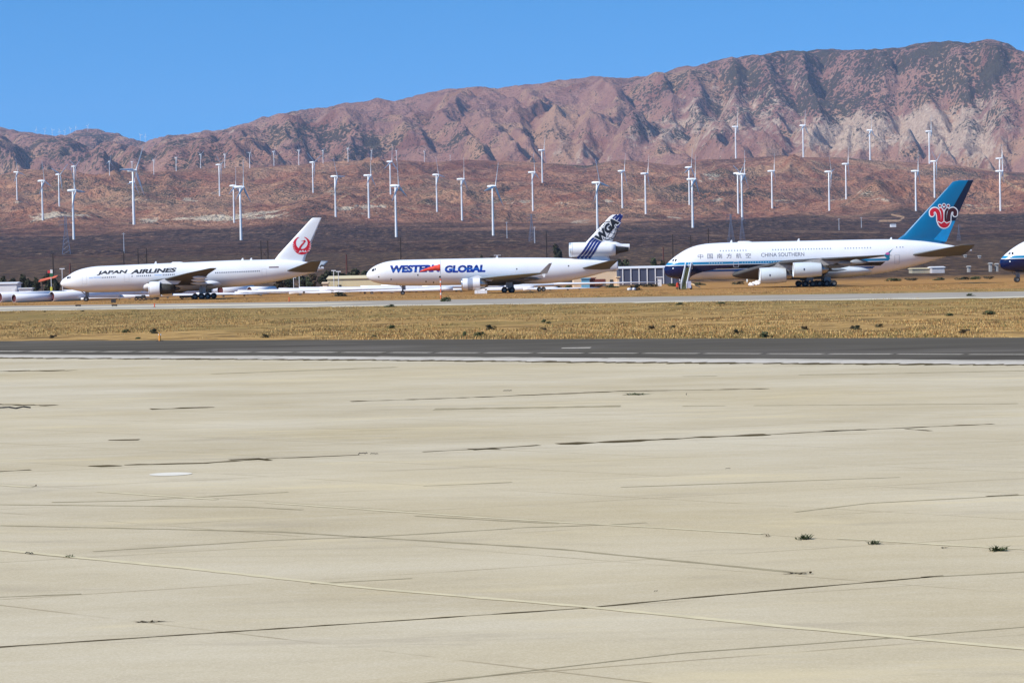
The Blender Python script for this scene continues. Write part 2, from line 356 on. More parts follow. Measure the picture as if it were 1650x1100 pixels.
# concrete apron
def concrete():
    t = NT('apron_concrete')
    n1 = t.noise(.11, 6, .6, t.coord((.6, 1, 1))); n2 = t.noise(1.1, 6, .7, t.coord((.35, 1, 1)), .6); n3 = t.noise(28, 3, .7); n4 = t.noise(.03, 4, .5)
    c = t.ramp(n1, [(.3, L(174, 163, 136)), (.5, L(188, 179, 156)), (.72, L(200, 193, 174))])
    c = t.mix(t.math('MULTIPLY', t.step(n2, .45, .8), .4), c, L(202, 196, 182))
    c = t.mix(t.math('MULTIPLY', t.step(n4, .42, .65), .35), c, L(190, 176, 140))
    c = t.mix(t.math('MULTIPLY', t.step(n2, .5, .2), .35), c, L(160, 152, 136))
    vo = t.node('ShaderNodeTexVoronoi'); vo.inputs['Scale'].default_value = 9; t.link(t.coord(), vo.inputs['Vector'])
    sp = t.math('MULTIPLY', t.step(vo.outputs['Distance'], .16, .04), t.step(t.noise(.9, 3), .52, .62))
    c = t.mix(t.math('MULTIPLY', sp, .5), c, L(226, 220, 205))
    c = t.mix(t.step(n3, .35, .7), t.mix(.10, c, (0, 0, 0, 1)), t.mix(.06, c, (1, 1, 1, 1)))
    c = t.mix(t.math('MULTIPLY', t.step(t.noise(.35, 6, .75, t.coord((.25, 1.3, 1)), .8), .55, .68), .4), c, L(156, 148, 134))
    c = t.mix(t.math('MULTIPLY', t.step(t.noise(.22, 6, .7, t.coord((.3, 1.2, 1)), .5), .54, .70), .45), c, L(206, 194, 160))
    # rust-brown stains
    st = t.math('MULTIPLY', t.step(t.noise(.09, 3, .5, t.coord((.8, 1.4, 1))), .70, .82), .5)
    c = t.mix(st, c, L(176, 138, 100))
    x, y, z = t.xyz()
    def seam(ax, ay, per, off, w):
        q = t.math('DIVIDE', t.math('SUBTRACT', t.math('ADD', t.math('MULTIPLY', x, ax), t.math('MULTIPLY', y, ay)), off), per)
        q = t.math('ABSOLUTE', t.math('SUBTRACT', t.math('FRACT', t.math('ADD', q, .5)), .5)); return t.step(q, w/per, w/per*.3)
    sm = t.math('MAXIMUM', seam(-.33, .945, 5.25, 29.2, .055), seam(.66, .75, 4.75, 28.3, .05))
    c = t.mix(t.math('MULTIPLY', sm, t.math('MULTIPLY', t.step(t.noise(.25, 4, .7), .38, .60), .55)), c, L(118, 106, 84))
    c = t.mix(1.0, c, (1.04, .98, .89, 1), 'MULTIPLY')
    t.bump(n3, .25, .01)
    return t.done(c, .95, 0, .03)
CON = concrete()
near_e = lin(0, 577, 1650, 588, ext=(-260, 260))
pale_n = near_e
pale_f = lin(0, 571, 1650, 581.5, ext=(-260, 260))
ap = sheet('apron', (Vector((-260, -60, 0)), Vector((260, -60, 0))), near_e, .02, CON)
shoulder_mat = plain('shoulder_concrete', L(196, 186, 170), .9, 0, .15, 1.5)
sheet('apron_shoulder', near_e, pale_f, .018, shoulder_mat)
def asphalt():
    t = NT('runway_asphalt'); n = t.noise(.25, 6, .65, t.coord((.2, 1, 1))); n2 = t.noise(12, 4, .7); n3 = t.noise(.04, 4, .6)
    c = t.ramp(n, [(.3, L(72, 68, 62)), (.7, L(94, 89, 80))])
    c = t.mix(t.math('MULTIPLY', t.step(n3, .5, .7), .5), c, L(112, 106, 100))
    c = t.mix(t.math('MULTIPLY', n2, .15), c, L(130, 126, 120))
    c = t.mix(t.math('MULTIPLY', t.step(t.noise(.12, 5, .7, t.coord((.12, 1, 1))), .52, .66), .5), c, L(64, 60, 56))
    t.bump(n2, .3, .01); return t.done(c, 1, 0, 0)
ASP = asphalt()
rw_f = lin(0, 549.6, 1650, 544.2, ext=(-330, 330))
sheet('runway', pale_f, rw_f, .024, ASP)
road_f = lin(0, 493.2, 1650, 469.6, ext=(-500, 500)); road_n = lin(0, 501, 1650, 478.6, ext=(-500, 500))
t_ = NT('taxiway_asphalt'); c_ = t_.ramp(t_.noise(.3, 5, .6, t_.coord((.3, 1, 1))), [(.3, L(142, 134, 124)), (.7, L(172, 165, 154))])
sheet('taxiway', road_n, road_f, .02, t_.done(c_, 1, 0, 0))
# painted and worn lines: strips on the ground
def strip(name, pts, w, z, mat, jag=0.0, gaps=None, seg=1.2, world=False):
    P = [p if world else ground(*p) for p in pts]; v, f = [], []
    D_ = P[len(P)//2].y; w = w*D_*D_/(CAMH*FPX)
    q = []
    for a, b in zip(P, P[1:]):
        n = max(1, int((b-a).length/seg))
        for i in range(n): q.append(a.lerp(b, i/n))
    q.append(P[-1])
    for i, p in enumerate(q):
        d = (q[min(i+1, len(q)-1)]-q[max(i-1, 0)]); d.z = 0; d.normalize(); s = Vector((-d.y, d.x, 0))
        ww = w/2*(1+jag*(random.random()*2-1)); off = s*(jag*w*.5*(random.random()-.5))
        v += [tuple(p+s*ww+off)[:2]+(z,), tuple(p-s*ww+off)[:2]+(z,)]
        if i and not (gaps and (math.sin(i*.37+gaps)+math.sin(i*.113+gaps*2)) < -1.15): f.append((2*i-2, 2*i, 2*i+1, 2*i-1))
    return v, f
def merge_strips(name, lst, mat, kind='structure'):
    V, F = [], []
    for v, f in lst:
        k = len(V); V += v; F += [tuple(k+i for i in q) for q in f]
    o = pydata(name, V, F, mat); o['kind'] = kind; return o
white_paint = plain('worn_white_paint', L(188, 180, 166), .95, 0, .25, 3, spec=0)
cream_line = plain('joint_sealant_pale', L(204, 190, 152), .9, 0, .1, 2)
dark_line = plain('joint_sealant_dark', L(90, 80, 60), 1, 0, .3, 4, spec=0)
grey_line = plain('joint_sealant_grey', L(156, 145, 118), 1, 0, .2, 3, spec=0)
# dashed runway edge line and a centre mark
dash = []
xs = [-20, 45, 108, 166, 222, 281, 347, 412, 478, 550, 627, 703, 780, 865, 948, 1035, 1134, 1235, 1335, 1445, 1560, 1670]
for a, b in zip(xs, xs[1:]):
    yy = lambda x: 566.3+x*(571.8-566.3)/1650
    dash.append(strip('d', [(a+2, yy(a+2)), (b-9, yy(b-9))], .7, .030, None, .12))
dash.append(strip('d', [(905, 561.4), (952, 560.6)], 1.3, .030, None, .2))
dash.append(strip('d', [(-100, 571.6), (600, 575.6), (1800, 582.8)], 1.0, .031, None, .5, gaps=.4))
merge_strips('runway_markings', dash, white_paint)
merge_strips('taxiway_markings', [strip('e', [(-100, 498.3), (0, 497), (300, 492.4), (560, 489.6)], 1.7, .026, None, .1, seg=4), strip('e', [(-100, 501.8), (0, 500.6), (825, 489.8), (1750, 477.6)], 1.4, .027, None, .5, seg=3)], plain('edge_line_paint', L(204, 194, 172), 1, 0, .15, spec=0))
jl = []
for pts, w, g in [([(-60, 576.4), (0, 577), (550, 580.2), (1100, 585.2), (1750, 589)], 1.32, 0),
                  ([(-30, 762), (50, 758), (200, 750), (330, 747), (430, 740)], 1.06, 2.), ([(430, 740), (600, 733), (760, 725), (905, 716)], 0.7, 1.3), ([(900, 716.5), (1000, 712), (1100, 707), (1238, 701)], 2.11, 0),
                  ([(1238, 701), (1310, 697), (1415, 692)], .5, 0), ([(1318, 696.4), (1390, 693)], 1.3, 0), ([(1415, 692), (1600, 684)], 0.92, 4.), ([(565, 647.5), (760, 641), (1000, 631), (1240, 627)], .8, 0), ([(243, 660), (345, 656.5)], 1.32, 0), ([(-20, 598.5), (115, 597.4)], 1.06, 0), ([(-20, 652), (85, 654)], 1.32, 0),
                  ([(175, 710), (225, 709)], 1.06, 0), ([(-40, 1047), (937, 982)], .95, 0), ([(937, 982), (1100, 966), (1500, 931)], 1.06, 3.0), ([(760, 725.5), (800, 723.6)], 2.24, 0), ([(1488, 932), (1520, 929)], 1.65, 0), ([(142, 752), (196, 751.5)], 1.85, 0),
                  ([(370, 742), (410, 740), (434, 743)], 1.32, 0), ([(1590, 801), (1640, 798)], 1.06, 0), ([(1460, 692), (1500, 695)], 0.92, 0)]:
    jl.append(strip('j', pts, w, .0255, None, .75, gaps=g, seg=.35))
merge_strips('apron_dark_joints', jl, dark_line)
gl = []
for pts, w, g in [([(0, 848), (450, 858), (900, 886), (1290, 925)], 1.45, 0), ([(150, 890), (430, 872), (600, 866), (825, 853)], 0.92, 1.), ([(640, 1108), (1100, 1054), (1430, 1030), (1700, 1008)], 1.06, 0), ([(-40, 965), (300, 952), (500, 942)], 1.06, 2.),
                  ([(0, 812), (210, 808), (500, 792), (825, 778)], 0.86, 5), ([(825, 852), (1000, 846), (1250, 830), (1400, 812), (1700, 796)], 0.86, 1.7), ([(500, 942), (825, 925)], 0.86, 2), ([(-30, 814), (400, 818), (900, 845)], 0.86, 4.),
                  ([(1500, 931), (1800, 915)], 0.92, 0), ([(340, 575+28), (640, 592)], .9, 3.), ([(1100, 607), (1400, 603), (1700, 597)], .9, 2.), ([(700, 640+20), (1000, 655)], 2.24, 0), ([(1000, 786), (1450, 770)], 0.79, 6.), ([(1100, 655), (1640, 651)], .8, 9)]:
    gl.append(strip('j', pts, w, .0235, None, .4, gaps=g, seg=.5))
merge_strips('apron_worn_joints', gl, grey_line)
merge_strips('apron_pale_joints', [strip('p', [(-60, 880), (0, 887.5), (300, 917), (600, 950), (937, 979), (1300, 1015), (1750, 1057)], 2.3, .0275, None, .25, seg=.3), strip('p', [(-60, 779), (0, 783), (410, 810), (820, 838), (1200, 860), (1750, 893)], 1.2, .0272, None, .4, gaps=1.5, seg=.4)], cream_line)
# white painted disc
def disc(px, py, rx, z):
    c = ground(px, py); return [(c.x+rx*math.cos(a), c.y+rx*.95*math.sin(a), z) for a in np.linspace(0, 2*PI, 33)[:-1]]
o = pydata('painted_spot', disc(275, 765, .55, .029), [tuple(range(32))], plain('spot_paint', L(216, 210, 196), .9, 0, .05, spec=0)); o['kind'] = 'structure'

# ------------------------------------------------------------------ aircraft
def Tm(pl, px, py, y=0.0):        # pixel -> local (t, z) on a plane y metres to the side of an aircraft's centre line
    p = at(px, py, pl['Y']+y); return p.x-pl['X'], p.z
class Fuse:
    def __init__(s, st, n=56, dt=.5):
        """st: (t, ztop, zbot, halfwidth)"""
        s.t, s.zt, s.zb, s.w = [np.array(c, float) for c in zip(*st)]; s.dt = dt; s.n = n
    def at(s, t):
        return tuple(float(smooth_interp(s.t, a, t)) for a in (s.zt, s.zb, s.w))
    def y(s, t, z, off=.015):
        zt, zb, w = s.at(t); zc = (zt+zb)/2; r = max((zt-zb)/2, .01); q = 1-((z-zc)/r)**2
        return -(w*math.sqrt(max(q, .0))+off)
    def mesh(s, name, mat, parent):
        t0, t1 = s.t[0], s.t[-1]
        ts = [t0+.0]+[t0+.06, t0+.15, t0+.3, t0+.5, t0+.75, t0+1.05]+list(np.arange(t0+1.4, t1-.01, s.dt))+[t1]
        v, f = [], []
        for t in ts:
            zt, zb, w = s.at(t); zc = (zt+zb)/2; r = (zt-zb)/2
            for k in range(s.n):
                a = 2*PI*k/s.n; v.append((t, w*math.sin(a), zc+r*math.cos(a)))
        for i in range(len(ts)-1):
            for k in range(s.n):
                k2 = (k+1) % s.n; f.append((i*s.n+k, (i+1)*s.n+k, (i+1)*s.n+k2, i*s.n+k2))
        f.append(tuple(range(s.n))); f.append(tuple(reversed([(len(ts)-1)*s.n+k for k in range(s.n)])))
        return pydata(name, v, f, mat, parent, True)
def naca(x, th):
    x = min(max(x, 0), 1); return 5*th*(.2969*math.sqrt(x)-.126*x-.3516*x*x+.2843*x**3-.1015*x**4)
AX = [0, .008, .03, .07, .13, .22, .34, .48, .63, .78, .9, 1.0]
def wing_mesh(name, secs, mat, parent, side=-1, sub=6):
    """secs: (y>0, tLE, zLE, chord, th, drop of TE)"""
    ss = []
    for a, b in zip(secs, secs[1:]):
        for i in range(sub): ss.append([p+(q-p)*i/sub for p, q in zip(a, b)])
    ss.append(list(secs[-1]))
    v, f = [], []; n = 2*len(AX)-2
    for (y, tl, zl, c, th, dr) in ss:
        ring = [(x, naca(x, th)) for x in AX]+[(x, -naca(x, th)*.75) for x in reversed(AX[1:-1])]
        for x, h in ring: v.append((tl+x*c, side*y, zl+h*c-dr*x*x))
    for i in range(len(ss)-1):
        for k in range(n):
            k2 = (k+1) % n; q = (i*n+k, i*n+k2, (i+1)*n+k2, (i+1)*n+k); f.append(q if side < 0 else q[::-1])
    q = tuple((len(ss)-1)*n+k for k in range(n)); f.append(q if side < 0 else q[::-1])
    q = tuple(range(n)); f.append(q[::-1] if side < 0 else q)
    o = pydata(name, v, f, mat, parent, True); return o
class Fin:
    def __init__(s, secs):
        """secs (z, tLE, tTE, th) rising"""
        s.z, s.a, s.b, s.th = [np.array(c, float) for c in zip(*secs)]
    def y(s, t, z, off=.02):
        a, b, th = (float(np.interp(z, s.z, q)) for q in (s.a, s.b, s.th))
        return -(naca((t-a)/(b-a), th)*(b-a)+off)
    def mesh(s, name, mat, parent):
        v, f = [], []; zs = np.concatenate([np.linspace(p, q, 8, endpoint=False) for p, q in zip(s.z, s.z[1:])]+[[s.z[-1]]])
        n = 2*len(AX)-2
        for z in zs:
            a, b, th = (float(np.interp(z, s.z, q)) for q in (s.a, s.b, s.th)); c = b-a
            for x, h in [(x, -naca(x, th)) for x in AX]+[(x, naca(x, th)) for x in reversed(AX[1:-1])]: v.append((a+x*c, h*c, z))
        for i in range(len(zs)-1):
            for k in range(n):
                k2 = (k+1) % n; f.append((i*n+k, i*n+k2, (i+1)*n+k2, (i+1)*n+k))
        f.append(tuple((len(zs)-1)*n+k for k in range(n)))
        return pydata(name, v, f, mat, parent, True)
def project(bm, surf, off, dz=.22, dx=1.2):
    """bm lies in (x, z) as (t, 0, z): cut it finely, then drape it on a surface"""
    xs = [v.co.x for v in bm.verts]; zs = [v.co.z for v in bm.verts]
    if not xs: return
    z = min(zs)+dz
    while z < max(zs):
        bmesh.ops.bisect_plane(bm, geom=bm.verts[:]+bm.edges[:]+bm.faces[:], plane_co=(0, 0, z), plane_no=(0, 0, 1)); z += dz
    x = min(xs)+dx
    while x < max(xs):
        bmesh.ops.bisect_plane(bm, geom=bm.verts[:]+bm.edges[:]+bm.faces[:], plane_co=(x, 0, 0), plane_no=(1, 0, 0)); x += dx
    for v in bm.verts: v.co.y = surf(v.co.x, v.co.z, off)
def text_bm(s, bold=0.0, cjk=False):
    cu = bpy.data.curves.new('lettering', 'FONT'); cu.body = s; cu.size = 1; cu.offset = bold; cu.resolution_u = 3
    o = bpy.data.objects.new('lettering', cu); COL.objects.link(o)
    dg = bpy.context.evaluated_depsgraph_get(); dg.update()
    me = bpy.data.meshes.new_from_object(o.evaluated_get(dg)); COL.objects.unlink(o); bpy.data.objects.remove(o); bpy.data.curves.remove(cu)
    bm = bmesh.new(); bm.from_mesh(me); bpy.data.meshes.remove(me)
    bmesh.ops.remove_doubles(bm, verts=bm.verts, dist=1e-5)
    return bm
def fit(bm, fn, shear=0.0):
    xs = [v.co.x for v in bm.verts]; ys = [v.co.y for v in bm.verts]; x0, x1, y0, y1 = min(xs), max(xs), min(ys), max(ys)
    for v in bm.verts:
        a = (v.co.x-x0)/(x1-x0); b = (v.co.y-y0)/(y1-y0); t, z = fn(a, b); v.co = (t+shear*b, 0, z)
def text_decal(name, s, fn, surf, mat, parent, bold=0.0, shear=0.0, off=.02, dz=.22):
    bm = text_bm(s, bold); fit(bm, fn, shear); project(bm, surf, off, dz); return frombm(name, bm, mat, parent)
def poly_bm(bm, pts):
    vs = [bm.verts.new((t, 0, z)) for t, z in pts]
    f = bm.faces.new(vs); bmesh.ops.triangulate(bm, faces=[f])
def stroke_bm(bm, pts, w, w2=None, closed=False):
    n = len(pts); P = [Vector((a, b)) for a, b in pts]; L_, R_ = [], []
    for i, p in enumerate(P):
        a = P[(i-1) % n] if closed or i else P[0]; b = P[(i+1) % n] if closed or i < n-1 else P[-1]
        d = (b-a).normalized(); s = Vector((-d.y, d.x)); ww = w if w2 is None else w+(w2-w)*i/(n-1)
        L_.append(bm.verts.new((*(p+s*ww/2), 0))); R_.append(bm.verts.new((*(p-s*ww/2), 0)))
    for q in L_+R_: q.co = (q.co.x, 0, q.co.y)
    for i in range(n if closed else n-1):
        j = (i+1) % n; bm.faces.new((L_[i], L_[j], R_[j], R_[i]))
def curve(pts, n=6):               # Catmull-Rom
    out = []; P = [pts[0]]+list(pts)+[pts[-1]]
    for i in range(1, len(P)-2):
        for k in range(n):
            t = k/n; out.append(tuple(.5*((2*P[i][c])+(-P[i-1][c]+P[i+1][c])*t+(2*P[i-1][c]-5*P[i][c]+4*P[i+1][c]-P[i+2][c])*t*t+(-P[i-1][c]+3*P[i][c]-3*P[i+1][c]+P[i+2][c])*t**3) for c in (0, 1)))
    out.append(tuple(pts[-1])); return out
def decal(name, builder, surf, mat, parent, off=.02, dz=.3, dx=1.5):
    bm = bmesh.new(); builder(bm); project(bm, surf, off, dz, dx); return frombm(name, bm, mat, parent)

white = plain('white_aircraft_paint', (.80, .81, .84), .28, 0, .05, .25)
white2 = plain('off_white_paint', (.72, .74, .78), .35, 0, .08, .5)
greyp = plain('grey_wing_paint', (.42, .44, .46), .4, 0, .12, .4)
dgrey = plain('dark_wing_box', (.16, .15, .14), .5, 0, .3, .8)
lip = plain('bare_metal_lip', (.75, .76, .78), .25, .9, .08)
black = plain('tyre_rubber', (.018, .018, .02), .8, 0, .2)
darkm = plain('dark_machinery', (.05, .045, .042), .6, .2, .4, 2)
glassm = plain('cockpit_glass', (.01, .015, .025), .08, 0, .1, spec=.8)
cabin = plain('cabin_window', (.03, .045, .07), .25, 0, .1)
chrome = plain('stained_engine_metal', (.42, .40, .38), .3, .85, .35, 2)
hubm = plain('wheel_hub', (.16, .16, .16), .5, .3)
strutm = plain('gear_strut', (.25, .26, .27), .4, .5, .2)
doorline = plain('door_outline', (.45, .47, .5), .5)

def wheel_mesh(r, w):
    pr = [(-w/2, r*.5), (-w/2, r*.8), (-w*.42, r*.94), (-w*.25, r), (w*.25, r), (w*.42, r*.94), (w/2, r*.8), (w/2, r*.5)]
    v, f = lathe(pr, 22); v = [(y, t, z) for t, y, z in v]
    me = bpy.data.meshes.new('tyre'); me.from_pydata(v, [], f); me.update(); me.shade_smooth(); me.materials.append(black)
    pr = [(-w*.36, 0.001), (-w*.36, r*.3), (-w*.46, r*.52), (w*.46, r*.52), (w*.36, r*.3), (w*.36, .001)]
    v, f = lathe(pr, 18); v = [(y, t, z) for t, y, z in v]
    m2 = bpy.data.meshes.new('rim'); m2.from_pydata(v, [], f); m2.update(); m2.materials.append(hubm)
    return me, m2
def gear(parent, t, y, rows, half, r, w, ztop, name='landing_gear', cols=2, bay=1.4):
    e = bpy.data.objects.new(name, None); COL.objects.link(e); e.parent = parent; e.location = (t, y, 0)
    bm = bmesh.new(); bar(bm, (0, 0, r), (0, 0, ztop), .17, .24, 10); bar(bm, (0, 0, ztop*.55), (-1.2 if rows == 1 else 1.5, 0, ztop-.1), .1, .1, 8)
    bar(bm, (0, 0, ztop*.45), (0, .9 if y <= 0 else -.9, ztop), .09, .09, 8)
    xs = [0] if rows == 1 else [(i-(rows-1)/2)*half for i in range(rows)]
    if rows > 1: bar(bm, (xs[0], 0, r), (xs[-1], 0, r), .14, .14, 8)
    for x in xs: bar(bm, (x, -w*1.5, r), (x, w*1.5, r), .09, .09, 8)
    box(bm, (.25, -w*.2 if y < 0 else w*.2, ztop*.62), (.9 if rows == 1 else 1.5, .06, ztop*.45))
    frombm('strut', bm, strutm, e)
    me, m2 = wheel_mesh(r, w)
    for x in xs:
        for sy in (-1, 1):
            o = bpy.data.objects.new('wheel', me); COL.objects.link(o); o.parent = e; o.location = (x, sy*w*1.05, r)
            bm2 = None
            # hub disc joins the wheel as one mesh per wheel
            k = bpy.data.objects.new('wheel_rim', m2); COL.objects.link(k); k.parent = e; k.location = (x, sy*w*1.05, r)
    return e
def engine(parent, t, y, z, r, L_cowl, core_end, mats, name='engine', core_r=.62, exposed=None, band=None):
    e = bpy.data.objects.new(name, None); COL.objects.link(e); e.parent = parent; e.location = (t, y, z)
    cm = mats.get('cowl', white)
    pr = [(L_cowl*.35, r*.80), (.5, r*.83), (.15, r*.84), (.02, r*.88), (0, r*.91), (.05, r*.945), (.25, r*.97), (L_cowl*.3, r), (L_cowl*.62, r*.985), (L_cowl*.97, r*(.86 if not exposed else .97)), (L_cowl, r*(.84 if not exposed else .96)), (L_cowl-.15, r*.80), (L_cowl*.8, r*.78)]
    v, f = lathe(pr, 40); c = pydata('engine_cowl', v, f, cm, e, True)
    v, f = lathe([(-.012, r*.885), (-.02, r*.915), (.045, r*.952), (.2, r*.972), (.2, r*.968)], 40)
    pydata('inlet_lip', v, f, mats.get('lip', lip), e, True)
    v, f = lathe([(.8, r*.8), (.85, r*.3), (.85, .01)], 30); pydata('fan', v, f, darkm, e)
    v, f = lathe([(.25, .01), (.45, r*.13), (.84, r*.27)], 20); pydata('spinner', v, f, greyp, e, True)
    ce = core_end
    v, f = lathe([(L_cowl*.5, r*.6), (L_cowl*.98, r*core_r), (L_cowl+(ce-L_cowl)*.5, r*core_r*.92), (L_cowl+(ce-L_cowl)*.8, r*core_r*.62), (L_cowl+(ce-L_cowl)*.8, r*core_r*.5)], 28)
    pydata('core', v, f, mats.get('core', darkm), e, True)
    v, f = lathe([(L_cowl+(ce-L_cowl)*.7, r*core_r*.45), (ce, r*core_r*.28), (ce+.25*r, .01)], 20); pydata('exhaust_cone', v, f, mats.get('cone', darkm), e, True)
    v, f = lathe([(L_cowl*.9, r*.80), (L_cowl*.9, r*.3)], 28); pydata('bypass_duct', v, f, darkm, e)
    if band:
        a, b = band; v, f = lathe([(a, r*1.004), (b, r*1.0)], 40); pydata('reverser_band', v, f, mats['band'], e, True)
    return e
def pylon(parent, pts, y, th, mat, name='pylon'):
    """pts: side outline (t, z)"""
    n = len(pts); v = [(a, y-th/2, b) for a, b in pts]+[(a, y+th/2, b) for a, b in pts]
    f = [tuple(range(n)), tuple(reversed(range(n, 2*n)))]+[(i, n+i, n+(i+1) % n, (i+1) % n) for i in range(n)]
    o = pydata(name, v, f, mat, parent)
    bm = bmesh.new(); bm.from_mesh(o.data); bmesh.ops.recalc_face_normals(bm, faces=bm.faces); bm.to_mesh(o.data); bm.free(); return o
def flapfairing(parent, t, y, z, ln, r, mat):
    v, f = lathe([(0, .02), (ln*.12, r*.6), (ln*.35, r), (ln*.65, r*.85), (ln*.9, r*.35), (ln, .02)], 12)
    v = [(a+t, b+y, c*1.35+z-.10*a*.3) for a, b, c in v]; return pydata('flap_track_fairing', v, f, mat, parent, True)
def windows(parent, fz, ts, z, w=.24, h=.36, mat=cabin, pitch=0.0):
    me = bpy.data.meshes.new('cabin_window'); bm = bmesh.new()
    pts = [(w/2*cx, h/2*cz) for cx, cz in ((-1, -.6), (-.6, -1), (.6, -1), (1, -.6), (1, .6), (.6, 1), (-.6, 1), (-1, .6))]
    vs = [bm.verts.new((a, 0, b)) for a, b in pts]; bm.faces.new(vs)
    r = bmesh.ops.extrude_face_region(bm, geom=bm.faces[:]); bmesh.ops.translate(bm, verts=[g for g in r['geom'] if isinstance(g, bmesh.types.BMVert)], vec=(0, .12, 0))
    bmesh.ops.recalc_face_normals(bm, faces=bm.faces); bm.to_mesh(me); bm.free(); me.materials.append(mat)
    for t in ts:
        zz = z(t) if callable(z) else z; y = fz.y(t, zz, .012); y2 = fz.y(t, zz+.1, .012)
        o = bpy.data.objects.new('cabin_window', me); COL.objects.link(o); o.parent = parent; o.location = (t, y, zz); o.rotation_euler = (math.atan2(.1, y2-y)-PI/2 if False else -math.atan2(y2-y, .1), 0, 0)
def outline_decal(parent, fz, t0, t1, z0, z1, mat=doorline, w=.05, name='cabin_door'):
    return decal(name, lambda bm: stroke_bm(bm, [(t0, z0), (t0, (z0+z1)/2), (t0, z1), (t1, z1), (t1, (z0+z1)/2), (t1, z0)], w, closed=True), fz.y, mat, parent, .012, .2)
def antenna(parent, t, z, h, mat=white, c=.5):
    v = [(t-c*.2, -.03, z), (t+c, -.03, z), (t+c, .03, z), (t-c*.2, .03, z), (t+c*.4, -.015, z+h), (t+c*.9, -.015, z+h), (t+c*.9, .015, z+h), (t+c*.4, .015, z+h)]
    return pydata('antenna', v, [(0, 1, 5, 4), (1, 2, 6, 5), (2, 3, 7, 6), (3, 0, 4, 7), (4, 5, 6, 7)], mat, parent)

def mkplane(name, label, cat, nose_px, nose_py, Y=569.0, group=None):
    p = at(nose_px, nose_py, Y); pl = dict(X=p.x, Y=Y)
    pl['root'] = thing(name, label, cat, (p.x, Y, 0), 0, group); return pl
def stations(pl, top, bot, wfun):
    """top / bot: pixel profiles; merged on common stations"""
    tp = [Tm(pl, *p) for p in top]; bt = [Tm(pl, *p) for p in bot]
    ts = sorted(set([round(a, 2) for a, _ in tp]+[round(a, 2) for a, _ in bt])); out = []
    tx, tzv = zip(*tp); bx, bz = zip(*bt)
    for t in ts:
        if out and t-out[-1][0] < .12: continue
        zt = float(smooth_interp(tx, tzv, t)); zb = float(smooth_interp(bx, bz, t)); out.append((t, zt, zb, wfun(t, zt-zb)))
    return out

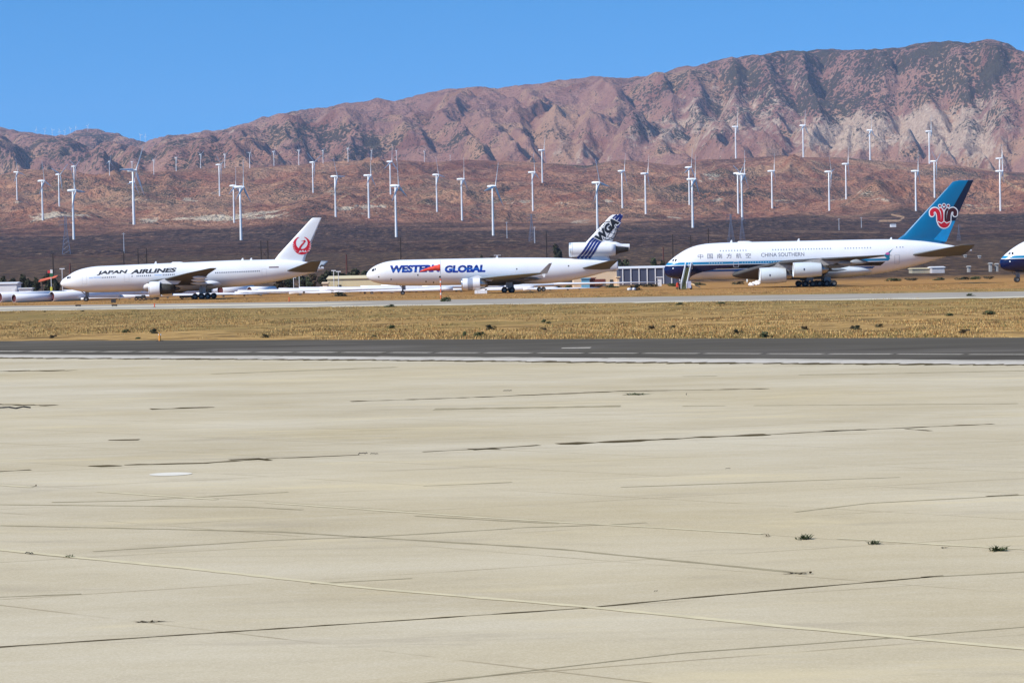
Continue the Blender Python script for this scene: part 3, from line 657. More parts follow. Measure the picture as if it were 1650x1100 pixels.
# ============================ twin-jet on the left ============================
def twinjet():
    pl = mkplane('twin_jet_airliner', 'white twin-engine airliner with black JAPAN AIRLINES lettering and a red crane on the tail', 'airliner', 97.3, 456.6)
    R = pl['root']; T = lambda px, py, y=0: Tm(pl, px, py, y)
    top = [(97.3, 456.4), (98.5, 453.5), (102, 449.6), (109, 444.8), (118, 438.8), (125, 435.6), (132.7, 433), (145, 430.4), (158, 428.8), (200, 427), (254, 424.6), (320, 421.8), (389, 419), (440, 418), (470, 419.2), (491, 421.5), (510, 426), (522, 430.5)]
    bot = [(97.3, 456.8), (99, 460), (104, 463), (111, 465.4), (120, 467.6), (132, 469.8), (150, 471), (180, 470.6), (230, 468.8), (300, 465.9), (356, 463.6), (389, 461.4), (416, 458), (444, 453.4), (480, 445.8), (500, 440), (522, 433.5)]
    def wf(t, h): return min(3.1, h/2) if t < 40 else h/2*interp([(40, 1.0), (55, .92), (61, .7)], t)
    fz = Fuse(stations(pl, top, bot, wf)); body = fz.mesh('fuselage', white, R)
    # belly fairing
    zt, zb, w = fz.at(25)
    fa = [(18.2, zb+2.2, zb+.2, 1.2), (20, zb+2.3, zb-.3, 2.8), (23, zb+2.5, zb-.42, 3.45), (31, zb+2.7, zb-.35, 3.5), (35, zb+2.6, zb+.0, 3.1), (38.5, zb+2.2, zb+.9, 1.6)]
    Fuse(fa, 40).mesh('wing_fairing', white, R)
    # wings
    e = T(265, 449.5, -9.9); tip = T(337, 432.3, -30.4)
    secs = [(2.5, 20.2, 3.9, 15.4, .12, .8), (9.9, 25.2, e[1]-.1, 8.8, .11, .5), (20, 31.4, e[1]+1.1, 4.9, .10, .25), (30.0, tip[0], tip[1], 1.6, .09, .05), (30.5, tip[0]+.7, tip[1]+.03, .8, .08, 0)]
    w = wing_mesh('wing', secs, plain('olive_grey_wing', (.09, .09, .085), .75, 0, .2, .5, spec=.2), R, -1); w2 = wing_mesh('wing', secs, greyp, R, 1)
    for yy, tt, zz, ln in ((8, 33, 4.3, 5), (14.5, 34, 5.0, 4), (19.5, 35, 5.6, 3.4)):
        flapfairing(R, tt-2.2, -yy, zz-.6, ln, .3, white); flapfairing(R, tt-2.2, yy, zz-.6, ln, .3, white)
    # engines: cowl over the fan only, stripped dark core behind
    en = T(241, 465.8, -9.9); r = 1.72
    stripped = plain('stripped_engine_core', (.05, .045, .035), .6, .3, .4, 2.5)
    for sy in (-1, 1):
        engine(R, en[0], sy*9.9, en[1], r, 2.5, 6.6, dict(cowl=white, core=stripped, lip=white2), core_r=.72, exposed=True)
        pylon(R, [(en[0]+1.7, en[1]+1.55), (en[0]+3.2, en[1]+2.2), (25.8, e[1]+.1), (29.5, e[1]-.1), (28.2, en[1]+1.0), (en[0]+2.6, en[1]+1.0)], sy*9.9, .5, white2)
    # tail
    f0 = T(438, 419.5); f1 = T(449, 410); f2 = T(502.7, 351); f3 = T(518.5, 350); f4 = T(491, 420.5)
    fin = Fin([(f4[1]-.9, f0[0]-.2, f4[0]+.3, .07), (f4[1]+.1, f0[0]+.4, f4[0], .08), (f1[1], f1[0], f4[0]+(f3[0]-f4[0])*.13, .10), (f2[1]-.15, f2[0]-.1, f3[0]-.06, .09), (f2[1], f2[0]+.2, f3[0], .06)])
    fin.mesh('tail_fin', white, R)
    a = T(463, 435, -3); b = T(516, 420.2, -10.75)
    st = [(1.2, a[0]-1.0, a[1]-.35, 7.6, .09, .2), (2.4, a[0]+.2, a[1], 6.6, .09, .1), (10.7, b[0]-2.0, b[1], 2.2, .09, 0)]
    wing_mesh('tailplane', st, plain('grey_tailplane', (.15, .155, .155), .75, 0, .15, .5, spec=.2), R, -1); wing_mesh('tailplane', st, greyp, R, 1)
    apu = decal('exhaust_outlet', lambda bm: poly_bm(bm, [T(*p) for p in ((514, 429.5), (519, 425.5), (521, 428), (517.5, 431.5))]), lambda t, z, o: fz.y(t, z, .03), darkm, R)
    # windscreen
    for q in ([(108.6, 449.2), (109.2, 446.3), (113.2, 445.1), (112.9, 449)], [(113.6, 449), (113.8, 445), (116, 445.3), (115.6, 449.2)]):
        decal('cockpit_window', lambda bm: poly_bm(bm, [T(*p) for p in q]), fz.y, glassm, body, .02, .15, .3)
    # lettering
    Lb = T(159, 443.8); Rb = T(285, 438.4); hgt = 1.02
    blk = plain('black_lettering', (.012, .014, .02), .4)
    fn = lambda x0, x1: (lambda a_, b_: (Lb[0]+(Rb[0]-Lb[0])*(x0+(x1-x0)*a_), Lb[1]+(Rb[1]-Lb[1])*(x0+(x1-x0)*a_)+b_*hgt))
    text_decal('lettering', 'JAPAN', fn(0, .37), fz.y, blk, body, .05, .42)
    text_decal('lettering', 'AIRLINES', fn(.43, 1), fz.y, blk, body, .05, .42)
    rowz = lambda t: T(0, 0)[1]*0+Lb[1]-.52+(t-Lb[0])*((Rb[1]-Lb[1])/(Rb[0]-Lb[0]))
    pxs = [168+i*2.95 for i in range(8)]+[216]+[224+i*3.05 for i in range(8)]+[266+i*2.9 for i in range(7)]
    windows(body, fz, [T(p, 445)[0] for p in pxs], lambda t: rowz(t), .2, .3)
    ra = T(350, 439.5); rb = T(419, 436.6)
    pxs = [350+i*2.9 for i in range(25)]
    windows(body, fz, [T(p, 438)[0] for p in pxs], lambda t: ra[1]+(rb[1]-ra[1])*(t-ra[0])/(rb[0]-ra[0]), .2, .3)
    pb = plain('pale_blue_cover', (.42, .55, .78), .5)
    for a_, b_, c_ in ((147, 153, 447.6), (154, 166, 446.9), (252, 263.5, 443.0)):
        p, q = T(a_, c_+1), T(b_, c_-1); decal('window_cover', lambda bm: poly_bm(bm, [(p[0], p[1]), (q[0], p[1]), (q[0], q[1]), (p[0], q[1])]), fz.y, pb, body, .015)
    for p0, p1, z0, z1 in ((136, 142.5, 457, 443), (204, 211, 453.5, 441), (424, 431, 445, 433)):
        a_, b_ = T(p0, z0), T(p1, z1); outline_decal(body, fz, a_[0], b_[0], a_[1], b_[1], plain('faint_door_line', (.6, .62, .66), .5))
    a_, b_ = T(435, 431.6), T(450.5, 429.4); decal('registration', lambda bm: poly_bm(bm, [(a_[0], a_[1]), (b_[0], a_[1]), (b_[0], b_[1]), (a_[0], b_[1])]), fz.y, plain('registration_ink', (.10, .04, .05), .5), body, .015)
    # crane roundel
    c = T(486.4, 395.5); rr = 2.08; red = plain('red_crane', L(208, 20, 44), .4, 0, .06)
    def crane(bm):
        n = 40; out, inn = [], []
        for i in range(n+1):
            a = math.radians(112+i*(316)/n); out.append((c[0]+rr*math.cos(a), c[1]+rr*math.sin(a)))
            inn.append((c[0]+rr*.64*math.cos(a), c[1]+rr*(.28+.66*math.sin(a))))
        vo = [bm.verts.new((x, 0, z)) for x, z in out]; vi = [bm.verts.new((x, 0, z)) for x, z in inn]
        for i in range(n): bm.faces.new((vo[i], vo[i+1], vi[i+1], vi[i]))
        Q = lambda p: (c[0]+rr*p[0], c[1]+rr*p[1])
        stroke_bm(bm, [Q(p) for p in curve([(-.12, -.6), (-.22, -.3), (-.02, .02), (.2, .26), (.32, .42)])], rr*.26, rr*.13)
        poly_bm(bm, [Q(p) for p in ((.16, .50), (.3, .62), (.44, .5), (.46, .38), (.3, .36))]); poly_bm(bm, [Q(p) for p in ((.2, .54), (-.14, .47), (.2, .44))])
    decal('crane_emblem', crane, fin.y, red, R, .03)
    for s in (-1, 1):
        for k in range(5):
            def feathers(bm):
                a = math.radians(270+s*(48+k*13)); p0 = (c[0]+rr*.80*math.cos(a-s*.12), c[1]+rr*.80*math.sin(a-s*.12)); p1 = (c[0]+rr*1.03*math.cos(a+s*.1), c[1]+rr*1.03*math.sin(a+s*.1)); stroke_bm(bm, [p0, p1], .02, .13)
            decal('emblem_feather', feathers, fin.y, white, R, .045)
    text_decal('lettering', 'JAL', lambda a, b: (c[0]-rr*.42+a*rr*.95, c[1]-rr*.80+b*rr*.27), fin.y, white, R, .03, .25, .05)
    # gear
    ng = T(139, 488); gear(R, ng[0], 0, 1, 0, .55, .42, 2.6, 'nose_gear')
    for x in ((335, 484)): pass
    mg = T(325, 484, -5.5)
    for sy in (-1, 1): gear(R, mg[0], sy*5.5, 3, 1.45, .66, .5, 3.3, 'main_gear')
    zt, zb, _ = fz.at(40)
    for px, h in ((249, .55), (389, .5), (403, .5)):
        t, z = T(px, 424); zt = fz.at(t)[0]; antenna(R, t, zt-.05, h)
    t, _ = T(276, 423); zt = fz.at(t)[0]
    v, f = lathe([(0, .02), (.3, .35), (2.2, .38), (3.0, .02)], 16); pydata('satellite_dome', [(a+t, b, c_*.6+zt) for a, b, c_ in v], f, white, R, True)
    return pl
twinjet()

# ============================ tri-jet in the middle ============================
def trijet():
    pl = mkplane('tri_jet_freighter', 'white three-engine freighter with blue WESTERN GLOBAL lettering and WGA on the striped tail', 'airliner', 590.5, 443.2)
    R = pl['root']; T = lambda px, py, y=0: Tm(pl, px, py, y)
    top = [(590.5, 443), (591.5, 440), (594, 436.5), (599, 431.8), (605, 428), (614.5, 424), (623, 421.6), (633, 420), (648, 418.7), (714, 417.2), (796, 415.5), (884, 415.3), (929, 416.8), (975, 418.5), (996, 420.6)]
    bot = [(590.5, 443.6), (591.6, 447), (595, 450.5), (600, 453.4), (607, 455.8), (615, 457.6), (633, 459.6), (660, 460.3), (715, 459.8), (780, 458.7), (838, 457.6), (870, 457.2), (893, 456), (911, 453.6), (930, 450), (947, 446.2), (975, 438.6), (996, 433)]
    def wf(t, h): return min(3.01, h/2) if t < 38 else h/2*interp([(38, 1.0), (50, .9), (56, .45), (58, .14)], t)
    fz = Fuse(stations(pl, top, bot, wf)); body = fz.mesh('fuselage', white, R)
    zb = fz.at(28)[1]
    Fuse([(20.5, zb+1.8, zb+.3, 1.4), (23, zb+2.0, zb-.2, 3.0), (30, zb+2.2, zb-.3, 3.25), (35, zb+2.2, zb-.1, 3.1), (39, zb+2, zb+.8, 1.5)], 40).mesh('wing_fairing', white, R)
    k = T(773, 445.5, -9); tip = T(861, 440, -25.6); te = T(881, 440, -25.9)
    secs = [(2.4, k[0]-4.6, k[1]-1.15, 15.0, .13, .6), (9, k[0], k[1]-.35, 9.0, .11, .5), (17, k[0]+5.8, (k[1]+tip[1])/2-.15, 5.6, .10, .3), (25.6, tip[0], tip[1], te[0]-tip[0], .09, .05), (25.9, tip[0]+.5, tip[1], te[0]-tip[0]-.7, .07, .0)]
    gw = plain('light_blue_grey_wing', (.22, .26, .30), .6, 0, .12, .5, spec=.3)
    wing_mesh('wing', secs, gw, R, -1); wing_mesh('wing', secs, gw, R, 1)
    for yy, tt in ((8.5, 36.3), (13.5, 37.3), (19, 38.9)):
        zz = k[1]-.5+(yy-9)*.03
        for sy in (-1, 1): flapfairing(R, tt-3, sy*yy, zz-.45, 4.2, .3, dgrey)
    # winglets
    for sy in (-1, 1):
        q = [T(869, 440, -26), T(881.5, 441, -26), T(889.6, 423.5, -27), T(884.6, 424.3, -27)]
        v = []
        for th in (-.06, .06):
            for i, (a, b) in enumerate(q): v.append((a, sy*((25.9 if i < 2 else 26.9)+th), b))
        pydata('winglet', v, [(0, 1, 2, 3), (7, 6, 5, 4), (0, 4, 5, 1), (1, 5, 6, 2), (2, 6, 7, 3), (3, 7, 4, 0)], plain('winglet_grey', (.36, .36, .37), .4), R)
        q = [T(873, 441.5, -26), T(879, 441.5, -26), T(878, 446.5, -26), T(875.5, 446.5, -26)]
        v = [(a, sy*(25.95+th), b) for th in (-.04, .04) for a, b in q]
        pydata('lower_winglet', v, [(0, 1, 2, 3), (7, 6, 5, 4), (0, 4, 5, 1), (1, 5, 6, 2), (2, 6, 7, 3), (3, 7, 4, 0)], white, R)
    en = T(744, 458, -8.6); r = 1.36
    bandm = plain('grey_reverser_band', (.38, .42, .52), .35, .2)
    for sy in (-1, 1):
        engine(R, en[0], sy*8.6, en[1], r, 4.2, 6.2, dict(cowl=white, core=chrome, cone=darkm, band=bandm), core_r=.80, band=(1.35, 2.5), exposed=True)
        pylon(R, [(en[0]+1.4, en[1]+1.25), (en[0]+3.6, en[1]+2.0), (k[0]+.3, k[1]+.0), (k[0]+4, k[1]-.3), (k[0]+2.6, en[1]+.6), (en[0]+4.0, en[1]+1.0)], sy*8.6, .45, white2)
    # centre engine on the tail
    c2 = T(917, 402.6); rn = 1.68; e1 = T(991.6, 402)
    n2 = (e1[0]-c2[0])
    pr = [(.9, rn*.8), (.1, rn*.84), (0, rn*.9), (.08, rn*.96), (.6, rn), (n2*.55, rn*1.0), (n2*.9, rn*.93), (n2, rn*.86), (n2, rn*.62)]
    eg = bpy.data.objects.new('tail_engine', None); COL.objects.link(eg); eg.parent = R; eg.location = (c2[0], 0, c2[1])
    v, f = lathe(pr, 44); pydata('engine_cowl', v, f, white, eg, True)
    v, f = lathe([(-.01, rn*.9), (.07, rn*.968), (.75, rn*1.006)], 44); pydata('inlet_lip', v, f, plain('grey_lip', (.55, .6, .66), .3, .4), eg, True)
    v, f = lathe([(1.0, rn*.82), (1.0, .02)], 30); pydata('fan', v, f, darkm, eg)
    v, f = lathe([(n2-.2, rn*.8), (n2+.6, rn*.66), (n2+1.9, rn*.5), (n2+3.0, rn*.36), (n2+3.0, .05)], 30); pydata('core', v, f, darkm, eg, True)
    # the upper fairing that reaches back over the exhaust
    tf = T(1014.5, 393); tf2 = T(1014.5, 402)
    fa = [(n2-2.6, rn*.99, rn*.1, 1.3), (n2, rn*.97, -.1, 1.1), (n2+1.6, tf[1]-c2[1]+.05, tf2[1]-c2[1]+.1, .75), (tf[0]-c2[0], tf[1]-c2[1], tf2[1]-c2[1], .5)]
    Fuse(fa, 28, .4).mesh('exhaust_fairing', white, eg)
    b0 = fz.at(c2[0]+8)[0]
    Fin([(b0-.5, c2[0]+1.6, e1[0]-1.0, .09), (b0+1.0, c2[0]+2.6, e1[0]-1.6, .09)]).mesh('engine_pedestal', white, R)
    # fin
    g = [T(943, 391.5), T(983.6, 347.8), T(1003.4, 345.6), T(996, 366), T(986.2, 390)]
    zb_, zt_ = c2[1]+.5, g[1][1]
    sl = (g[1][0]-g[0][0])/(g[1][1]-g[0][1]); st = (g[3][0]-g[4][0])/(g[3][1]-g[4][1]); st2 = (g[2][0]-g[3][0])/(g[2][1]-g[3][1])
    fin = Fin([(zb_, g[0][0]+sl*(zb_-g[0][1]), g[4][0]+st*(zb_-g[4][1]), .10), (g[3][1], g[0][0]+sl*(g[3][1]-g[0][1]), g[3][0], .10), (zt_-.2, g[1][0]-.2, g[2][0]-.1, .09), (g[2][1], g[1][0]+.5, g[2][0], .05)])
    fin.mesh('tail_fin', white, R)
    def surf(t, z, off):
        y = fin.y(t, z, off) if z > zb_ else -off-.2
        dz = z-c2[1]
        q = -(math.sqrt(max(rn*rn*1.01-dz*dz, 0))+off) if abs(dz) < rn else 0
        base = fz.at(t)[0]
        pd = -(.55+off) if z < c2[1] else 0
        return min(y, q, pd)
    navy = plain('navy_stripe', L(24, 40, 110), .35, 0, .08)
    K = lambda x, y: T(900+x/6.875, 330+y/6.875)
    def stripes(bm):
        for i in range(4):
            s = i/3
            P = [(208+i*43, 592), (258+i*40, 540), (312+i*36, 462), (352+i*34, 402+i*4), (395+i*28, 362+i*12)]
            stroke_bm(bm, [K(*p) for p in curve(P, 5)], .52, .44)
    decal('tail_stripes', stripes, surf, navy, R, .03, .18, .8)
    def tipst(bm):
        for P, w in (([(600, 152), (618, 132), (648, 112)], .35), ([(628, 165), (655, 135), (690, 104)], .55), ([(655, 196), (680, 160), (702, 116)], .62), ([(648, 252), (668, 225), (688, 186)], .42)):
            stroke_bm(bm, [K(*p) for p in P], w)
    decal('tail_stripes', tipst, fin.y, navy, R, .03, .4)
    blk = plain('black_lettering', (.012, .014, .02), .4)
    gc = K(548, 288); gr = 2.12
    def globe(bm):
        cs = math.cos(math.radians(-28)); sn = math.sin(math.radians(-28))
        Q = lambda x, y: (gc[0]+gr*(x*cs-y*sn), gc[1]+gr*(x*sn+y*cs))
        stroke_bm(bm, [Q(math.cos(a), math.sin(a)) for a in np.linspace(0, 2*PI, 41)[:-1]], .14, closed=True)
        for m in (-.72, -.28, .28, .72):
            stroke_bm(bm, [Q(m*math.cos(a), math.sin(a)) for a in np.linspace(-PI/2, PI/2, 15)], .11)
        for h in (-.5, .05, .55):
            w = math.sqrt(1-h*h); stroke_bm(bm, [Q(x*w, h-.12*(1-x*x)) for x in np.linspace(-1, 1, 11)], .11)
    decal('globe_emblem', globe, fin.y, blk, R, .035, .5, 2)
    ang = math.radians(45); cs, sn = math.cos(ang), math.sin(ang); mid = K(534, 278); Lt, Ht = 6.7, 2.05
    def wga(a, b, grow=0.0):
        x = (a-.5)*(Lt+grow)+(b-.5)*.25; y = (b-.5)*(Ht+grow); return mid[0]+x*cs-y*sn, mid[1]+x*sn+y*cs
    text_decal('lettering_outline', 'WGA', lambda a, b: wga(a, b, .35), fin.y, white, R, .12, 0, .05)
    text_decal('lettering', 'WGA', wga, fin.y, blk, R, .07, 0, .065)
    # tailplane
    a = T(939, 431.5, -2.5); b = T(983, 419.6, -9)
    st = [(.9, a[0]-.9, a[1]-.3, 7.2, .09, .1), (2.2, a[0]+.1, a[1], 6.2, .09, .1), (8.9, b[0], b[1], 1.9, .09, 0)]
    wing_mesh('tailplane', st, plain('grey_tailplane', (.15, .155, .155), .75, 0, .15, .5, spec=.2), R, -1); wing_mesh('tailplane', st, greyp, R, 1)
    for q in ([(599, 437.3), (600, 433.5), (603.7, 432.3), (603.7, 436.8)], [(604.3, 436.8), (604.3, 432.4), (606.7, 432.4), (606.4, 436.8)], [(607, 436.8), (607.2, 432.8), (609.6, 433.4), (609.6, 436.9)]):
        decal('cockpit_window', lambda bm: poly_bm(bm, [T(*p) for p in q]), fz.y, glassm, body, .02, .15, .3)
    blue = NT('western_blue'); zz = blue.xyz()[2]
    t0, z0 = T(690, 439); t1, z1 = T(690, 427)
    bl = blue.done(blue.ramp(blue.step(zz, z0, z1), [(0, L(14, 44, 140)), (.42, L(28, 92, 176)), (.58, L(10, 30, 96)), (1, L(16, 48, 138))]), .35)
    for wd, xa, xb in (('WESTERN', 628, 708.5), ('GLOBAL', 716.5, 782)):
        p, q = T(xa, 439.6), T(xb, 439.6-(xb-xa)*.018); up = T(xa, 427.6)[1]-p[1]
        text_decal('lettering', wd, lambda a, b: (p[0]+(q[0]-p[0])*a, p[1]+(q[1]-p[1])*a+up*b), fz.y, bl, body, .06, .2)
    for px, py in ((611, 446), (631, 450), (674, 443), (687, 453.6), (699, 455), (832.6, 433.4), (640, 457.5), (915.8, 428.4)):
        p = T(px, py); decal('service_mark', lambda bm: poly_bm(bm, [(p[0]-.14, p[1]-.16), (p[0]+.14, p[1]-.16), (p[0]+.14, p[1]+.16), (p[0]-.14, p[1]+.16)]), fz.y, darkm, body, .015)
    text_decal('registration', 'N545JN', lambda a, b, p=T(900, 430.5), q=T(910, 428.6): (p[0]+(q[0]-p[0])*a, p[1]+(q[1]-p[1])*b), fz.y, doorline, body) if False else None
    ng = T(649, 477); gear(R, ng[0], 0, 1, 0, .50, .40, 2.9, 'nose_gear')
    mg = T(819, 474, -5.3)
    for sy in (-1, 1): gear(R, mg[0], sy*5.3, 2, 1.75, .68, .5, 3.1, 'main_gear')
    gear(R, mg[0]+.6, 0, 1, 0, .65, .45, 2.6, 'centre_gear')
    t, z = T(799, 415.5); antenna(R, t, fz.at(t)[0]-.05, .6)
    v = [(t-.8, -.25, fz.at(t)[0]+.55), (t+1.2, -.25, fz.at(t)[0]+.55), (t+1.2, .25, fz.at(t)[0]+.62), (t-.8, .25, fz.at(t)[0]+.62)]
    bm = bmesh.new(); box(bm, (t+.35, 0, fz.at(t)[0]+.58), (1.6, .5, .07)); frombm('antenna', bm, white, R)
    return pl
trijet()

# ============================ double-deck airliner ============================
def doubledeck():
    pl = mkplane('double_deck_airliner', 'double-deck airliner with CHINA SOUTHERN lettering and a red flower on its blue tail', 'airliner', 1069.6, 435.6, 569.0, 'double-deck airliners with navy noses')
    R = pl['root']; T = lambda px, py, y=0: Tm(pl, px, py, y)
    top = [(1069.6, 435.4), (1070.6, 431), (1073, 426.8), (1077, 422.4), (1081, 418.8), (1086, 414.6), (1094.5, 408.6), (1103, 403.4), (1112.7, 398.8), (1125, 395), (1140, 392.5), (1167, 390.9), (1200, 390), (1276, 388.4), (1340, 387), (1400, 385.8), (1440, 385.6), (1480, 387.6), (1510, 391.4), (1540, 396.5), (1566, 402)]
    bot = [(1069.6, 435.8), (1070.8, 440), (1073.5, 443.6), (1079, 446.8), (1088, 448.8), (1100, 449.8), (1125, 450.2), (1167, 449.6), (1250, 448.6), (1340, 447), (1394, 443.6), (1420, 440.2), (1448, 434.6), (1490, 424), (1520, 414.6), (1545, 408), (1566, 404.5)]
    def wf(t, h): return min(3.57, h/2*.86+.02) if t < 50 else h/2*.86*interp([(50, 1.0), (62, .95), (72, .8)], t)
    fz = Fuse(stations(pl, top, bot, wf))
    # livery on the fuselage, by height above the ground
    z_ = lambda px, py: T(px, py)[1]
    t = NT('three_band_livery'); X, Yc, Z = t.xyz()
    def gt(v, a, e=.02): return t.step(v, a-e, a+e)
    def band(z0, z1): return t.math('MULTIPLY', gt(Z, z0), t.math('SUBTRACT', 1.0, gt(Z, z1)))
    zs1, zs0 = z_(1150, 421.9), z_(1150, 425.9); zk1, zk0 = z_(1150, 427.0), z_(1150, 433.4); zb1, zb0 = z_(1150, 434.4), z_(1150, 437.8)
    endx = t.math('ADD', T(1428, 420)[0]-(zs0)*.9, t.math('MULTIPLY', Z, .9))
    endk = t.math('ADD', T(1416, 427)[0]-(zk0)*1.2, t.math('MULTIPLY', Z, 1.2)); endb = t.math('ADD', T(1403, 432)[0]-zb0*1.2, t.math('MULTIPLY', Z, 1.2))
    lt = lambda a: t.math('LESS_THAN', X, a)
    n = t.noise(.3, 4); c = t.ramp(n, [(.3, (.78, .79, .83)), (.7, (.84, .85, .88))])
    s1 = t.math('MULTIPLY', band(zs0, zs1), lt(endx)); c = t.mix(s1, c, L(16, 128, 178))
    k1 = t.math('MULTIPLY', band(zk0, zk1), lt(endk)); c = t.mix(k1, c, L(8, 11, 26))
    b1 = t.math('MULTIPLY', band(zb0, zb1), lt(endb)); c = t.mix(b1, c, L(20, 92, 160))
    # navy nose: everything under the white line ahead of a curved edge
    x0, x1_ = T(1111, 449)[0], T(1140, 436)[0]
    edge = t.math('ADD', x0, t.math('MULTIPLY', t.math('POWER', t.math('MAXIMUM', t.math('DIVIDE', t.math('SUBTRACT', Z, z_(1111, 448.5)), (z_(1140, 436)-z_(1111, 448.5))), 0.0), 2.0), x1_-x0))
    nn = t.math('MULTIPLY', t.math('LESS_THAN', X, edge), t.math('SUBTRACT', 1.0, gt(Z, zk1))); c = t.mix(nn, c, L(6, 20, 62))
    c = t.mix(t.math('MULTIPLY', t.math('MULTIPLY', nn, t.math('LESS_THAN', X, x0+1)), .6), c, L(8, 24, 72))
    liv = t.done(c, .22)
    body = fz.mesh('fuselage', liv, R)
    zb = fz.at(28)[1]
    # wing root fairing, pale with a blue upper edge
    t = NT('belly_fairing_paint'); Z = t.xyz()[2]; Xf = t.xyz()[0]
    fairm = t.done(t.ramp(t.noise(.3, 4), [(.3, (.56, .62, .66)), (.7, (.64, .70, .74))]), .35)
    Fuse([(15.2, zb+1.9, zb+1.1, .6), (16.5, zb+2.5, zb+.4, 2.6), (20, zb+3.2, zb-.1, 4.0), (28, zb+3.5, zb-.35, 4.3), (38, zb+3.2, zb-.3, 4.2), (44, zb+2.8, zb+.1, 3.7), (48.5, zb+2.0, zb+.9, 1.6)], 44).mesh('belly_fairing', fairm, R)
    # wings, gull shaped at the root
    r0 = T(1180, 441, -3.5); k1_ = T(1279, 419.8, -16); k2 = T(1330, 416.8, -26); tp = T(1417, 411.5, -39.3); te = T(1436, 411, -39.6)
    secs = [(3.0, r0[0], r0[1]-.3, 20.5, .13, .9), (8, 19.6, 4.3, 17.4, .12, .8), (14.9, 24.4, k1_[1]-.5, 12.8, .11, .6), (25.7, 32.6, k2[1]-.15, 8.0, .10, .3), (39.3, tp[0], tp[1], te[0]-tp[0]+.2, .09, .05), (39.7, tp[0]+.8, tp[1], 1.8, .06, 0)]
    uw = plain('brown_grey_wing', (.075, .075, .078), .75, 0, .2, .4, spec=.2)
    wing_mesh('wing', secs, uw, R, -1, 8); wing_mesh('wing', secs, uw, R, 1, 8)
    teal = plain('teal_fence', L(16, 110, 140), .35)
    for sy in (-1, 1):
        q = [T(1424, 411.3, -39.7), T(1439.4, 400.4, -39.7), T(1434, 407, -39.7), T(1433.5, 416.5, -39.7), T(1431, 418.6, -39.7)]
        v = [(a, sy*(39.7+th), b) for th in (-.07, .07) for a, b in q]; nq = 5
        o = pydata('wingtip_fence', v, [tuple(range(nq)), tuple(reversed(range(nq, 2*nq)))]+[(i, (i+1) % nq, nq+(i+1) % nq, nq+i) for i in range(nq)], teal, R)
        if sy < 0:
            p = T(1430, 408.6, -39.7); v = [(p[0]+.45*math.cos(a), -39.80, p[1]+.26*math.sin(a)) for a in np.linspace(0, 2*PI, 13)[:-1]]; pydata('fence_emblem', v, [tuple(range(12))], plain('pink_emblem', L(190, 90, 160), .4), o)
    for yy, tt, ln in ((10, 37, 7), (19.5, 37.5, 6), (28, 39.5, 5), (33.5, 41.5, 4)):
        for sy in (-1, 1): flapfairing(R, tt-3.4, sy*yy, interp([(3, 4.0), (15, 5.2), (26, 5.9), (40, 6.5)], yy)-.75, ln, .42, plain('flap_fairing_grey', (.30, .33, .36), .4))
    pale = plain('pale_blue_grey_cowl', (.60, .66, .70), .3, 0, .06, .5)
    e1 = T(1224, 444.3, -14.9); e2 = T(1278, 435, -25.7)
    for sy in (-1, 1):
        for (ex, ez), yy, r, Lc in ((e1, 14.9, 1.82, 5.9), (e2, 25.7, 1.68, 6.2)):
            engine(R, ex, sy*yy, ez, r, Lc, Lc+1.9, dict(cowl=pale, core=chrome, lip=white2), core_r=.55)
            wz = interp([(14.9, k1_[1]-.4), (25.7, k2[1]-.1)], yy); wl = interp([(14.9, 24.4), (25.7, 32.6)], yy)
            pylon(R, [(ex+1.9, ez+r*.97), (ex+3.4, ez+r+.35), (wl+.5, wz+.35), (wl+6, wz-.2), (ex+Lc+2.4, ez+r*.6), (ex+Lc, ez+r*.5), (ex+Lc-.5, ez+r*.86)], sy*yy, .55, plain('grey_pylon', (.42, .40, .38), .4, .2, .3, 2))
            if sy < 0:
                v = [(ex+Lc*.36+a, -yy-r*1.0-.02, ez+.1+b) for a, b in ((-.14, -.22), (.14, -.22), (.14, .22), (-.14, .22))]; pydata('cowl_emblem', v, [(0, 1, 2, 3)], plain('cowl_emblem_ink', L(40, 50, 90), .4), R)
    # fin
    J = lambda x, y: T(1470+x/9.1667, 280+y/9.1667)
    b0 = T(1447, 386); b1_ = T(1456, 378.5); l1 = J(600, 112); tp1 = J(905, 93); te1 = J(500, 1005)
    base = fz.at(b1_[0]+6)[0]
    sl = (l1[0]-b1_[0])/(l1[1]-b1_[1]); st = (tp1[0]-te1[0])/(tp1[1]-te1[1])
    zb2 = te1[1]-.3
    fin = Fin([(zb2-.6, b0[0]+1.5, te1[0]-.7, .07), (b0[1]+.15, b0[0], te1[0]+st*(b0[1]+.15-te1[1]), .08), (b1_[1], b1_[0], te1[0]+st*(b1_[1]-te1[1]), .10), (l1[1]-.1, l1[0]-.05, tp1[0]-.25, .09), (tp1[1], l1[0]+1.4, tp1[0], .05)])
    blue = plain('tail_blue', L(4, 104, 150), .3, 0, .07, .3); fin.mesh('tail_fin', blue, R)
    decal('rudder', lambda bm: poly_bm(bm, [J(*p) for p in ((548, 700), (632, 697), (502, 1003), (470, 1004), (312, 972))]), fin.y, plain('rudder_light_blue', L(20, 148, 208), .3), R, .02, .5)
    decal('rudder', lambda bm: poly_bm(bm, [J(*p) for p in ((822, 100), (890, 95), (898, 108), (636, 692), (560, 692), (566, 600), (612, 470))]), fin.y, plain('rudder_navy', L(8, 20, 50), .3), R, .02, .5)
    wht = white; red = plain('red_flower', L(196, 22, 40), .4); drk = plain('dark_red_flower', L(66, 16, 22), .4); mar = plain('maroon_flower', L(140, 16, 44), .4)
    A_ = [(285, 600), (284, 560), (320, 532), (362, 548), (384, 600), (390, 660), (392, 705)]
    B_ = [(630, 600), (632, 558), (600, 530), (556, 548), (538, 600), (534, 660), (532, 705)]
